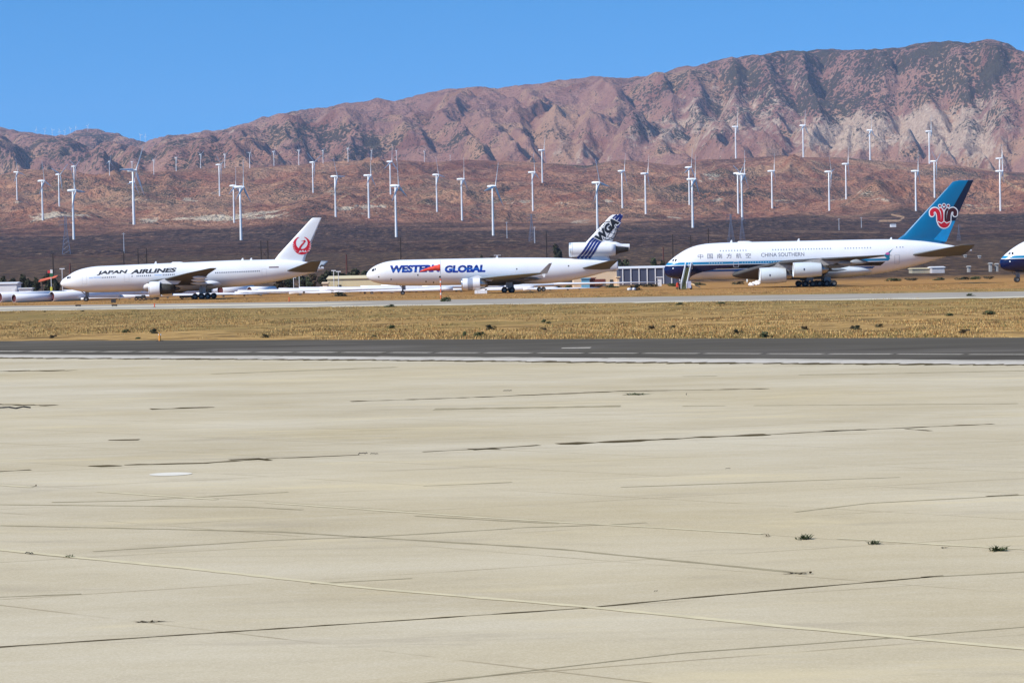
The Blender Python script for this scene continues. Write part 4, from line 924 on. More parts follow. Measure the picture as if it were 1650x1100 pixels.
    C_ = [(404, 512), (432, 556), (440, 620), (438, 700)]; D_ = [(524, 512), (494, 556), (486, 620), (488, 700)]
    cup = [(465+92*math.cos(a), 700+100*math.sin(a)) for a in np.linspace(0, PI, 15)]
    px = 1/9.1667*.1422
    def back(bm):
        for P in (A_, B_): stroke_bm(bm, [J(*p) for p in curve(P)], 86*px)
        for P in (C_, D_): stroke_bm(bm, [J(*p) for p in curve(P)], 66*px)
        for P in (A_[0], B_[0]): poly_bm(bm, [J(P[0]+44*math.cos(a), P[1]+44*math.sin(a)) for a in np.linspace(0, 2*PI, 17)[:-1]])
        poly_bm(bm, [J(465+(x-465)*1.18, 700+(y-700)*1.14) for x, y in cup]); poly_bm(bm, [J(*p) for p in ((350, 690), (580, 690), (575, 720), (355, 720))])
        for dx, dy in ((403, 475), (463, 463), (527, 475)):
            poly_bm(bm, [J(dx+28*math.cos(a), dy+28*math.sin(a)) for a in np.linspace(0, 2*PI, 13)[:-1]]); poly_bm(bm, [J(dx-16, dy), J(dx+16, dy), J(dx*.8+465*.2+12, 540), J(dx*.8+465*.2-12, 540)])
    decal('flower_emblem', back, fin.y, wht, R, .045, 1.5, 3)
    def petals(bm):
        stroke_bm(bm, [J(*p) for p in curve(A_)], 56*px); poly_bm(bm, [J(A_[0][0]+29*math.cos(a), A_[0][1]+29*math.sin(a)) for a in np.linspace(0, 2*PI, 17)[:-1]])
        stroke_bm(bm, [J(*p) for p in curve(C_)], 34*px)
        poly_bm(bm, [J(*p) for p in cup])
    decal('flower_emblem', petals, fin.y, red, R, .06, 1.5, 3)
    def petals2(bm):
        stroke_bm(bm, [J(*p) for p in curve(B_)], 56*px); poly_bm(bm, [J(B_[0][0]+29*math.cos(a), B_[0][1]+29*math.sin(a)) for a in np.linspace(0, 2*PI, 17)[:-1]])
        stroke_bm(bm, [J(*p) for p in curve(D_)], 34*px)
    decal('flower_emblem', petals2, fin.y, drk, R, .062, 1.5, 3)
    def dots(bm):
        for dx, dy in ((403, 475), (463, 463), (527, 475)): poly_bm(bm, [J(dx+17*math.cos(a), dy+17*math.sin(a)) for a in np.linspace(0, 2*PI, 13)[:-1]])
        poly_bm(bm, [J(*p) for p in ((430, 500), (498, 500), (465, 535))])
    decal('flower_emblem', dots, fin.y, mar, R, .065, 1.5, 3)
    decal('flower_emblem', lambda bm: (stroke_bm(bm, [J(*p) for p in ((373, 704), (425, 730), (466, 700), (505, 730), (556, 704))], 13*px)), fin.y, wht, R, .075, 1.5, 3)
    # tailplane
    a = T(1475, 409.4, -3); b = T(1562, 394.2, -15)
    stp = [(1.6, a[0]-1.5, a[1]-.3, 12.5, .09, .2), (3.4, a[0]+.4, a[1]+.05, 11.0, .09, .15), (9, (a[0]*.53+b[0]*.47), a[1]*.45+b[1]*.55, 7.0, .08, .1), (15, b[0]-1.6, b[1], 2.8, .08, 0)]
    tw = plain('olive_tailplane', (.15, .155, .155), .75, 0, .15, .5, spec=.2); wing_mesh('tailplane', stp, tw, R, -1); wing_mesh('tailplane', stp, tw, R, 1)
    # windscreen and windows
    for q in ([(1081.6, 420.6), (1084, 417.8), (1086, 417.8), (1085, 420.8)], [(1086.6, 421.4), (1087, 417.8), (1089.8, 417.2), (1089.6, 421.4)]):
        decal('cockpit_window', lambda bm: poly_bm(bm, [T(*p) for p in q]), fz.y, glassm, body, .02, .15, .3)
    up = [1159+i*4.55 for i in range(10)]+[1243+i*4.4 for i in range(22)]+[1359+i*4.5 for i in range(10)]+[1442, 1447.5, 1452]
    zu = z_(1200, 403.4); windows(body, fz, [T(p, 402)[0] for p in up], zu, .22, .34, plain('upper_window', (.18, .22, .28), .3))
    lo = [1141+i*4.1 for i in range(6)]+[1194+i*4.2 for i in range(22)]
    windows(body, fz, [T(p, 424)[0] for p in lo], (zs0+zs1)/2, .2, .3, plain('lower_window', (.35, .6, .72), .3))
    wl = plain('white_door_line', (.7, .75, .8), .5)
    for p0, p1, y0, y1, m in ((1108.5, 1114, 433.5, 421, wl), (1180, 1187.8, 430.5, 421.6, wl), (1438.5, 1446, 425, 411, doorline)):
        aa, bb = T(p0, y0), T(p1, y1); outline_decal(body, fz, aa[0], bb[0], aa[1], bb[1], m, .09)
    ink = plain('grey_lettering', (.16, .16, .19), .4)
    p, q = T(1224, 414), T(1293, 412.6); upz = T(1224, 407.8)[1]-p[1]
    text_decal('lettering', 'CHINA SOUTHERN', lambda a, b: (p[0]+(q[0]-p[0])*a, p[1]+b*upz), fz.y, ink, body, .004)
    zc0, zc1 = z_(1165, 416.3), z_(1165, 408.6)
    for i, ch in enumerate('中国南方航空'):
        xa = 1122.6+i*15.3; p2, q2 = T(xa, 412)[0], T(xa+8.6, 412)[0]
        text_decal('lettering', ch, lambda a, b: (p2+(q2-p2)*a, zc0+(zc1-zc0)*b), fz.y, ink, body, .0)
    p3, q3 = T(1392, 425.2), T(1416, 423.6)
    text_decal('lettering', 'A380', lambda a, b: (p3[0]+(q3[0]-p3[0])*a, p3[1]+(q3[1]-p3[1])*b), fz.y, white, body, .01) if False else None
    p = T(1083.6, 432.3); decal('nose_emblem', lambda bm: poly_bm(bm, [(p[0]+.16*math.cos(a), p[1]+.16*math.sin(a)) for a in np.linspace(0, 2*PI, 9)[:-1]]), fz.y, white, body, .02)
    # gear
    n_ = T(1112, 464)[0]-2; gear(R, n_, 0, 1, 0, .63, .45, 2.5, 'nose_gear')
    g1 = T(1303, 461.6, -6)[0]; g2 = T(1332, 461.2, -3)[0]
    for sy in (-1, 1):
        gear(R, g1, sy*6.2, 2, 1.75, .70, .53, 3.4, 'wing_gear'); gear(R, g2, sy*2.7, 3, 1.62, .70, .53, 2.6, 'body_gear')
    for px_, h in ((1176.5, .6), (1285, .6), (1434, .5)):
        t_x = T(px_, 388)[0]; antenna(R, t_x, fz.at(t_x)[0]-.05, h)
    t_x = T(1188, 389)[0]; v, f = lathe([(0, .02), (.3, .4), (2.6, .42), (3.4, .02)], 16); pydata('satellite_dome', [(a+t_x, b, c_*.55+fz.at(t_x)[0]) for a, b, c_ in v], f, white, R, True)
    return pl
DD = doubledeck()
r2 = copy_tree(DD['root']); p = at(1614.0, 424.5, 569)
r2.location = (p.x, 571.5, 0); r2['label'] = 'navy and white double-deck airliner nose cut off by the right edge of the picture'

# ------------------------------------------------------------------ wind turbines
def turbine():
    R = thing('wind_turbine', 'white three-blade wind turbine', 'wind turbine')
    tw = plain('turbine_white', (.78, .79, .80), .4, 0, .05, .1)
    v, f = lathe([(0, 1.9), (25, 1.65), (50, 1.35), (73.2, 1.1), (73.2, .01)], 16); v = [(a, b, t) for t, a, b in v]
    pydata('tower', v, f, tw, R, True)
    # nacelle, its long axis along x, hub at +x
    v, f = lathe([(-8.3, .4), (-8.0, 1.5), (-5, 2.0), (0, 2.1), (3, 1.9), (4.2, 1.3)], 12); v = [(a, b*.85, c+75) for a, b, c in v]
    pydata('nacelle', v, f, tw, R, True)
    H = bpy.data.objects.new('rotor', None); COL.objects.link(H); H.parent = R; H.location = (5.2, 0, 75)
    v, f = lathe([(-1.0, 1.5), (.4, 1.5), (1.6, .9), (2.2, .05)], 12); pydata('hub', v, f, tw, H, True)
    st = [(1.2, .8, .8, 0), (4, .9, .8, .05), (9, 2.0, .5, .35), (18, 1.65, .34, .2), (28, 1.15, .22, .1), (39, .6, .12, .03)]
    v, f = [], []
    for (r, c, th, tws) in st:
        for k in range(8):
            a = 2*PI*k/8; y, x = c*math.cos(a)+c*.35*(r > 5), th*math.sin(a); v.append((x*math.cos(tws)-y*math.sin(tws), x*math.sin(tws)+y*math.cos(tws), r))
    for i in range(len(st)-1):
        for k in range(8): k2 = (k+1) % 8; f.append((i*8+k, i*8+k2, (i+1)*8+k2, (i+1)*8+k))
    f.append(tuple((len(st)-1)*8+k for k in range(8)))
    me = bpy.data.meshes.new('blade'); me.from_pydata(v, [], f); me.update(); me.shade_smooth(); me.materials.append(tw)
    for i in range(3):
        b = bpy.data.objects.new('blade', me); COL.objects.link(b); b.parent = H; b.rotation_euler = (i*2*PI/3, 0, 0)
    return R
# (base px, base py, hub py, rotor angle deg, size word)
TB = [(27.6, 323, 278, -20), (69, 355, 292, -15), (95.6, 333, 281.6, 50), (120, 310, 268.4, 55), (119, 386, 307, -28), (216, 362, 275, 30), (214.6, 345, 294, 20), (213, 281, 261, 60),
      (176.6, 283, 260.6, 10), (248, 281.6, 258.6, 45), (284, 276.4, 254, 70), (323.4, 270.4, 248.4, 50), (362.4, 271, 249, 65), (354, 316.4, 266, 62), (402.6, 271, 246.4, 30), (441.6, 267.6, 244.4, 20),
      (481.6, 266.4, 242.4, 75), (520.6, 263.4, 243, 50), (561, 261, 239.4, 10), (599, 258.4, 243, 40), (638.8, 259, 243.4, 60), (377.4, 359, 299.6, 3), (388.6, 387, 301.6, 2), (504.6, 311, 262, 62),
      (541, 349.6, 284.4, -32), (594.6, 351.6, 283, 0), (629.4, 313.6, 261, 5), (638.6, 382, 299.6, -8), (684, 261, 244, 30), (725.4, 254.4, 246, 50), (704.2, 341.6, 282, -25), (744.6, 355.4, 289, 2),
      (794.8, 379.6, 300.4, 18), (858.8, 340, 278, -10), (874, 294.4, 242.4, 22), (962.8, 371, 294.4, -22), (1003, 335.6, 276, 20), (1040.6, 345, 280, 24), (1111, 330, 270, 12), (1116.4, 367, 289, 6),
      (1185.8, 255.6, 204.4, 2), (1189.6, 344.4, 279.6, 50), (1196, 355, 281, 4), (1244.4, 336, 276, 14), (1294.4, 252.4, 201.4, 8), (1336.4, 339.6, 277, -40), (1363.6, 321, 264.4, 22), (1402, 257.6, 209.6, 0),
      (1476, 340, 276, 5), (1497.6, 262.4, 210.4, 0), (1506, 319, 260.6, 60), (1612, 339.6, 276, 8), (1611.4, 312, 256, 30)]
def hit_terrain(px, py):           # first place the ground is met along a line of sight
    d = ray(px, py); Ys = np.linspace(900, 7000, 2500); X = C0.x+d.x/d.y*Ys; Z = C0.z+d.z/d.y*Ys; T_ = terrain(X, Ys)
    i = np.argmax(T_ >= Z) if (T_ >= Z).any() else None
    if i is None or i == 0: i = int(np.argmin(np.where(Ys > 5500, Z-T_, 1e9)))
    return X[i], Ys[i], T_[i]
proto = turbine(); first = True
def where(px, sz):
    return sz
names = []
for i, (bx, by, hy, ang) in enumerate(TB):
    x, y, z = hit_terrain(bx, by)
    h = (by-hy)/FPX*y*1.005
    o = proto if i == 0 else copy_tree(proto)
    o.location = (x, y, z-.5*h/75); o.scale = (h/75,)*3
    o.rotation_euler = (0, 0, math.radians(-18+8*math.sin(i*2.1)))
    rot = [c for c in o.children if c.name.startswith('rotor')][0]; rot.rotation_euler = (math.radians(-ang), 0, 0)
    names.append((bx, by, hy, o))
# labels: say where each stands
small = sorted([t for t in names if t[1]-t[2] < 27], key=lambda t: t[0])
tall = sorted([t for t in names if t[1]-t[2] >= 27 and t[1] > 258 and not (t[1] < 264 and t[0] > 1100)], key=lambda t: t[0])
ridge = sorted([t for t in names if t not in small and t not in tall], key=lambda t: t[0])
ordw = ['first', 'second', 'third', 'fourth', 'fifth', 'sixth', 'seventh', 'eighth', 'ninth', 'tenth', 'eleventh', 'twelfth', 'thirteenth', 'fourteenth', 'fifteenth', 'sixteenth', 'seventeenth', 'eighteenth', 'nineteenth', 'twentieth']
for i, t in enumerate(small):
    tag(t[3], 'small distant white turbine on the foothill crest, %s from the left' % ordw[i], 'wind turbine', 'small turbines along the foothill crest')
for i, t in enumerate(ridge):
    tag(t[3], 'tall turbine on the right-hand crest before the pale rocks, %s of four from the left' % ordw[i], 'wind turbine', 'tall turbines on the right-hand crest')
def zone(x):
    for a, b in ((60, 'at the far left edge'), (160, 'above the left airliner nose'), (300, 'above the black lettering of the left airliner'), (450, 'left of the red crane tail'), (600, 'right of the red crane tail'), (760, 'above the nose of the middle freighter'), (900, 'above the wing of the middle freighter'),
                 (1030, 'behind the striped freighter tail'), (1150, 'above the double-decker nose'), (1300, 'above the double-decker lettering'), (1470, 'left of the blue tail'), (1560, 'behind the blue tail'), (1700, 'at the far right')):
        if x < a: return b
from collections import defaultdict
zz = defaultdict(list)
for t in tall: zz[zone(t[0])].append(t)
for k, lst in zz.items():
    lst.sort(key=lambda t: t[0])
    for i, t in enumerate(lst):
        nm = 'the only' if len(lst) == 1 else ('%s of %d from left' % (ordw[i], len(lst)))
        s = 'tall turbine %s, %s' % (k, nm) if len(lst) > 1 else 'tall white wind turbine standing alone on the foothills %s' % k
        tag(t[3], s, 'wind turbine', 'tall turbines across the foothills')
# tiny turbines on the far left skyline
far = sorted([(58, 212), (72, 212), (84, 210), (95, 209), (104, 209), (113, 207), (122, 206), (141, 200), (226, 222), (234, 224)])
for i, (px, py) in enumerate(far):
    u, _ = level(px, py); D = float(sky_depth(np.array(u)))*.998; x = u*D/FPX; z = tz(x, D)
    o = copy_tree(proto); o.location = (x, D, z-2); o.scale = (.42,)*3; o.rotation_euler = (0, 0, .9)
    rot = [c for c in o.children if c.name.startswith('rotor')][0]; rot.rotation_euler = (i*.7, 0, 0)
    tag(o, 'tiny turbine on the far left skyline ridge, %s from the left' % ordw[i], 'wind turbine', 'tiny turbines on the skyline')

# ------------------------------------------------------------------ pylons and poles
steel = plain('galvanised_steel', (.15, .17, .24), .5, .3, .1)
def lattice():
    R = thing('lattice_pylon', 'steel lattice pylon', 'pylon'); bm = bmesh.new(); H = 40; wb, wt = 4.2, .9
    W = lambda z: wb+(wt-wb)*min(z/30, 1) if z < 30 else wt
    lv = [0, 5, 10, 14.5, 18.5, 22, 25, 27.5, 30, 32.5, 35, 37.5, 40]
    for a, b in zip(lv, lv[1:]):
        A = [(sx*W(a), sy*W(a), a) for sx, sy in ((1, 1), (-1, 1), (-1, -1), (1, -1))]; B = [(sx*W(b), sy*W(b), b) for sx, sy in ((1, 1), (-1, 1), (-1, -1), (1, -1))]
        for i in range(4):
            j = (i+1) % 4; bar(bm, A[i], B[i], .22); bar(bm, A[i], B[j], .12); bar(bm, A[j], B[i], .12); bar(bm, B[i], B[j], .12)
    frombm('lattice_body', bm, steel, R)
    for z, l in ((31, 6.5), (35, 7.5), (39, 5.5)):
        bm = bmesh.new()
        for s in (-1, 1):
            bar(bm, (0, -.8, z), (s*l, 0, z), .12); bar(bm, (0, .8, z), (s*l, 0, z), .12); bar(bm, (0, 0, z+1.5), (s*l, 0, z), .12); bar(bm, (s*l, 0, z), (s*l, 0, z-1.4), .14)
        frombm('cross_arm', bm, steel, R)
    return R
LP = lattice()
for i, (px, by, hy, lab) in enumerate([(107, 410, 348, 'blue-grey lattice pylon rising behind the left airliner nose'), (857, 389, 345, 'faint lattice pylon above the middle freighter wing'), (1178, 390, 345, 'lattice pylon left of the pair above the double-decker roof'), (1196, 388, 350, 'lattice pylon right of the pair above the double-decker roof'), (1545, 388, 362, 'lattice pylon right of the blue tail fin')]):
    x, y, z = hit_terrain(px, by); o = LP if i == 0 else copy_tree(LP); s = (by-hy)/FPX*y/40; o.location = (x, y, z-.3); o.scale = (s,)*3; o.rotation_euler = (0, 0, .25)
    tag(o, lab, 'pylon', 'steel lattice pylons')
pale_pole = plain('pale_pole', (.55, .58, .64), .5)
wood = plain('brown_pole_wood', (.045, .03, .024), .9, 0, .3)
for px, by, hy, lab in [(200, 408, 375, 'thin pale mast above the left airliner lettering'), (817, 384, 357, 'thin pale mast right of the turbine above the freighter'), (861.8, 392, 365, 'thin pale mast above the freighter tail roof, right one'), (1352, 371, 352, 'thin pale mast in the plain left of the blue tail'), (1388, 367, 350, 'right one of two thin masts near the small substation')]:
    x, y, z = hit_terrain(px, by); h = (by-hy)/FPX*y; bm = bmesh.new(); bar(bm, (0, 0, -.5), (0, 0, h), .42, .22, 8)
    R = thing('mast', lab, 'mast', (x, y, z), 0, 'pale masts'); frombm('mast_pole', bm, pale_pole, R)
    bm = bmesh.new(); bar(bm, (-1.8, 0, h*.94), (1.8, 0, h*.94), .16); frombm('cross_arm', bm, pale_pole, R)
def upole(px, hy, Y, lab, hframe=None, col=None, arm=True):
    p = at(px, hy, Y); zg = tz(p.x, Y); h = p.z-zg
    R = thing('utility_pole', lab, 'utility pole', (p.x, Y, zg), 0, 'wooden utility poles')
    m = col or wood
    bm = bmesh.new(); bar(bm, (0, 0, -.4), (0, 0, h), .34, .24, 8); frombm('pole', bm, m, R)
    if hframe:
        bm = bmesh.new(); bar(bm, (hframe, 0, -.4), (hframe, 0, h), .34, .24, 8); frombm('pole', bm, m, R)
        bm = bmesh.new(); bar(bm, (-1.2, -.2, h*.80), (hframe+1.2, -.2, h*.80), .13); frombm('cross_arm', bm, m, R)
        bm = bmesh.new(); bar(bm, (0, -.2, h*.78), (hframe, -.2, h*.5), .08); bar(bm, (hframe, -.2, h*.78), (0, -.2, h*.5), .08); frombm('brace', bm, m, R)
    elif arm:
        for q in (.86, .93):
            bm = bmesh.new(); bar(bm, (-1.3, -.15, h*q), (1.3, -.15, h*q), .09); frombm('cross_arm', bm, m, R)
red_wood = plain('reddish_pole_wood', (.13, .045, .035), .9, 0, .2)
upole(85, 408, 1150, 'dark pole behind the red and white board at far left')
upole(199, 405, 1150, 'single dark pole above the J of the left airliner')
upole(222, 400, 1150, 'two-legged dark pole frame above the left airliner lettering', 3.9)
upole(420, 388, 1150, 'two-legged dark pole frame left of the crane tail', 3.2)
upole(645, 383, 1150, 'dark pole rising behind the nose of the middle freighter')
upole(880, 373, 1150, 'dark pole left of the freighter tail engine')
upole(1068.5, 398, 1000, 'short reddish pole just left of the double-decker nose', None, red_wood, False)
upole(1083.5, 378, 1150, 'first dark pole behind the double-decker nose')
upole(1112.6, 379, 1150, 'middle one of three dark poles behind the double-decker nose')
upole(1141, 368, 1150, 'tallest dark pole over the double-decker upper deck')
upole(112.5, 424, 800, 'short reddish pole close by the left airliner nose', None, red_wood, False)
upole(558, 410, 900, 'short reddish pole behind the trees by the beige hangar', None, red_wood, False)

# ------------------------------------------------------------------ buildings
def building(name, lab, px0, px1, ytop, ybot, Y, depth, mat, roofm=None, gable=0.0, cat='building', ribs=None, ribm=None, doors=None, group=None):
    a = at(px0, ybot, Y); b = at(px1, ybot, Y); top = at((px0+px1)/2, ytop, Y).z; w = b.x-a.x; z0 = tz((a.x+b.x)/2, Y); h = max(top-z0, 1.0)
    R = thing(name, lab, cat, ((a.x+b.x)/2, Y, z0), 0, group)
    bm = bmesh.new(); box(bm, (0, depth/2, h/2-.2), (w, depth, h+.4)); frombm('wall', bm, mat, R)
    g = gable or .25
    v = [(-w/2-.3, -.3, h), (w/2+.3, -.3, h), (w/2+.3, depth+.3, h), (-w/2-.3, depth+.3, h), (-w/2-.3, depth/2, h+g), (w/2+.3, depth/2, h+g), (-w/2-.3, -.3, h-.2), (w/2+.3, -.3, h-.2), (w/2+.3, depth+.3, h-.2), (-w/2-.3, depth+.3, h-.2)]
    pydata('roof', v, [(0, 1, 5, 4), (4, 5, 2, 3), (0, 4, 3), (1, 2, 5), (0, 6, 7, 1), (1, 7, 8, 2), (2, 8, 9, 3), (3, 9, 6, 0)], roofm or mat, R)
    if ribs:
        for i in range(ribs):
            x = -w/2+w*(i+.5)/ribs; bm = bmesh.new(); box(bm, (x, -.12, h*.5), (.3, .2, h*.96)); frombm('door_post', bm, ribm, R)
    for (dx, dw, dh, m, nm) in (doors or []):
        bm = bmesh.new(); box(bm, (dx*w/2, -.06, dh/2), (dw, .12, dh)); frombm(nm, bm, m, R)
    return R, w, h
beige = plain('beige_cladding', L(214, 198, 160), .8, 0, .06, .3); beige2 = plain('warm_beige_wall', L(214, 190, 160), .8, 0, .08, .3)
slate = plain('slate_blue_cladding', L(70, 76, 98), .6, 0, .12, .3); whitem = plain('white_cladding', (.72, .72, .74), .6, 0, .08, .5)
dk = plain('dark_opening', (.03, .028, .026), .8); cbl = plain('pale_blue_container', L(110, 170, 200), .6); brn = plain('rust_brown_container', L(110, 52, 40), .7)
building('hangar', 'long low beige hangar between the crane tail and the freighter nose', 528, 700, 447, 466.5, 690, 18, beige, beige, .7, doors=[(-.78, 1.0, 2.1, dk, 'door'), (.3, .8, 1.0, dk, 'vent')])
building('shed', 'small beige shed at the left end of the beige hangar', 520, 527.5, 456, 465, 684, 5, beige2, beige2, .3)
building('warehouse', 'beige warehouse under the freighter tail', 925, 994, 434, 455.5, 690, 20, beige2, beige2, .5, doors=[(.2, 3, 2.2, brn, 'door'), (.75, .9, 2, dk, 'door')])
building('warehouse', 'lean-to of the beige warehouse beside the slate hangar row', 994.3, 998, 446, 455.5, 688, 10, beige2, beige2, .2)
building('hangar_row', 'slate blue hangar row with white posts left of the navy nose', 997, 1102, 431, 451, 730, 20, slate, whitem, .5, ribs=8, ribm=whitem)
building('shipping_container', 'pale blue container in front of the beige warehouse', 937, 950, 448, 455.6, 668, 2.6, cbl, cbl, .05, 'container', 'container') if False else building('shipping_container', 'pale blue container in front of the beige warehouse', 937, 950, 448, 455.6, 668, 2.6, cbl, cbl, .05, 'container')
building('shipping_container', 'rust brown container beside the pale blue one', 950.6, 959, 447.6, 455.6, 669, 2.6, brn, brn, .05, 'container')
building('portable_cabin', 'low white cabin at the far left edge', -20, 27, 456.5, 474, 640, 6, whitem, whitem, .3, 'cabin', doors=[(.85, .6, 3.0, whitem, 'door'), (-.2, 1.2, 1.2, greyp, 'window')])
building('box_trailer', 'small white box trailer right of the low white cabin', 31, 50.5, 464, 473, 636, 2.5, whitem, whitem, .06, 'trailer', doors=[(-.75, .7, .9, plain('navy_panel', L(50, 56, 120), .5), 'panel')])
building('sign_box', 'small white notice box in front of the slate hangar row', 1060, 1066, 446, 451.5, 676, .8, whitem, whitem, .03, 'cabinet')
building('shed', 'pale low shed on the plain right of the blue tail', 1502, 1522, 430.5, 435, 900, 8, plain('pale_shed', (.5, .48, .5), .8), whitem, .3)
building('shed', 'cream low shed under the double-decker tail', 1470, 1500, 432.5, 436.5, 905, 8, plain('cream_shed', (.36, .32, .24), .8), beige, .2)
x, y, z = hit_terrain(1441, 366)
building('substation', 'tiny white substation on the plain left of the blue tail', 1436, 1444, 361.5, 365.5, y, 12, whitem, greyp, .8)
dimw = plain('weathered_cladding', (.34, .33, .32), .8)
for px, py, lab in ((1556, 413, 'tiny pale hut on the plain right of the blue tail'), (1579, 414, 'second tiny pale hut, further right on the same plain'), (1607, 427, 'cream dome-like hut just left of the cut-off navy nose'), (1597, 426, 'grey hut beside the cream hut near the cut-off nose'), (1562, 431, 'white van-sized box on the brush line at right')):
    x, y, z = hit_terrain(px, py+2) if py < 420 else (at(px, py, 905).x, 905, 0)
    building('hut', lab, px-1.5, px+1.5, py-1.6, py+1.0, y, 3, dimw, dimw, .3, 'hut')

# orange-roofed canopy and boards at the far left
def canopy():
    Y = 650; a = at(62, 452.5, Y); b = at(90, 446.5, Y); zg = 0
    R = thing('canopy', 'tilted orange canopy on thin posts at the far left', 'canopy', (a.x, Y, 0))
    m = plain('orange_sheet', L(216, 104, 70), .7, 0, .1); w = b.x-a.x
    v = [(0, 0, a.z), (w, 0, b.z), (w, 3, b.z+.5), (0, 3, a.z+.4), (0, 0, a.z-.35), (w, 0, b.z-.12), (w, 3, b.z+.3), (0, 3, a.z+.1)]
    pydata('canopy_sheet', v, [(0, 1, 2, 3), (7, 6, 5, 4), (0, 4, 5, 1), (1, 5, 6, 2), (2, 6, 7, 3), (3, 7, 4, 0)], m, R)
    for x in (.8, w-.6):
        bm = bmesh.new(); bar(bm, (x, 1, 0), (x, 1, a.z+(b.z-a.z)*x/w), .1, .1, 8); frombm('post', bm, darkm, R)
canopy()
def board(px, ytop, Y, lab, kind):
    p = at(px, ytop, Y); R = thing('sign_board', lab, 'sign', (p.x, Y, 0)); h = p.z
    bm = bmesh.new(); bar(bm, (0, 0, 0), (0, 0, h), .09, .09, 8); frombm('post', bm, whitem, R)
    if kind:
        for dx, dz, w, hh, m in ((-.5, -.6, .7, .7, plain('red_panel', L(206, 60, 60), .6)), (.15, -.55, .6, .9, whitem), (.1, -1.5, .9, .9, plain('green_panel', L(30, 96, 60), .6))):
            bm = bmesh.new(); box(bm, (dx, -.12, h+dz), (w, .1, hh)); frombm('panel', bm, m, R)
        bm = bmesh.new(); box(bm, (0, -.15, h*.33), (.55, .3, 1.4)); frombm('yellow_box', bm, plain('yellow_box', L(214, 206, 70), .6), R)
    else:
        bm = bmesh.new(); box(bm, (0, 0, h), (1.3, .2, .25)); frombm('lamp_head', bm, whitem, R)
board(82, 434, 640, 'red, white and green board on a white post with a yellow box', True)
board(100, 433, 640, 'thin lamp post just left of the left airliner nose', False)
for px, yt, lab in ((537.6, 436, 'left thin lamp post on the beige hangar'), (545.2, 437.5, 'right lamp post with a wide head on the beige hangar'), (473, 447, 'left thin white post under the crane tail'), (482, 444, 'right thin white post under the crane tail')):
    board(px, yt, 686 if px > 500 else 660, lab, False)

# ------------------------------------------------------------------ trees and shrubs
leaf_mats = []
for nm, c in (('dark_foliage', (.042, .046, .028)), ('green_foliage', (.065, .080, .040)), ('brown_foliage', (.085, .064, .038)), ('grey_green_foliage', (.085, .10, .045))):
    t = NT(nm); cc = t.ramp(t.noise(1.4, 3), [(.35, tuple(x*.65 for x in c)), (.65, tuple(x*1.5 for x in c))]); leaf_mats.append(t.done(cc, .9, 0, .1))
def crown_mesh(n, rx, rz, z0, seed, leaf=.35, lobes=7):
    rg = np.random.default_rng(seed); v, f = [], []
    cen = [(rg.uniform(-.55, .55)*rx, rg.uniform(-.55, .55)*rx, z0+rz*rg.uniform(-.6, .65), rg.uniform(.32, .6)) for _ in range(lobes)]
    for _ in range(n):
        c = cen[rg.integers(lobes)]; d = rg.normal(size=3); d /= np.linalg.norm(d); r = c[3]*rg.uniform(.55, 1.05)
        p = np.array([c[0]+d[0]*r*rx, c[1]+d[1]*r*rx, c[2]+d[2]*r*rz]); a = rg.normal(size=3); a /= np.linalg.norm(a); b = np.cross(a, d); b /= max(np.linalg.norm(b), 1e-3); s = leaf*rg.uniform(.5, 1.3)
        k = len(v); v += [p-a*s-b*s*.6, p+a*s-b*s*.5, p+a*s*.8+b*s*.6, p-a*s*.7+b*s*.7]; f.append((k, k+1, k+2, k+3))
    me = bpy.data.meshes.new('crown'); me.from_pydata([tuple(map(float, q)) for q in v], [], f); me.update(); return me
def tree_proto(kind, seed):
    cm = crown_mesh(900, 3.0, 3.2, 4.8, seed, .42); cm.materials.append(leaf_mats[kind])
    bm = bmesh.new(); bar(bm, (0, 0, -.3), (0, 0, 3.2), .28, .18, 8)
    for a in range(5): bar(bm, (0, 0, 2.2), (1.5*math.cos(a*1.26), 1.5*math.sin(a*1.26), 4.6), .12, .05, 6)
    tm = bpy.data.meshes.new('trunk'); bm.to_mesh(tm); bm.free(); tm.materials.append(plain('tree_bark', (.08, .06, .045), .9)); return cm, tm
TPR = [tree_proto(k, 30+s) for k, s in ((0, 0), (0, 1), (1, 2), (2, 3), (3, 4))]
def tree(px, ytop, Y, wpx, kind, lab, group='trees behind the parked airliners', name='tree', zg=None):
    p = at(px, ytop, Y); z0 = tz(p.x, Y) if zg is None else zg; h = p.z-z0; R = thing(name, lab, 'tree', (p.x, Y, z0), random.uniform(0, 6), group)
    cm, tm = TPR[kind]; R.scale = (wpx/FPX*Y/6.2,)*2+(h/8.2,)
    for n_, me in (('crown', cm), ('trunk', tm)):
        o = bpy.data.objects.new(n_, me); COL.objects.link(o); o.parent = R
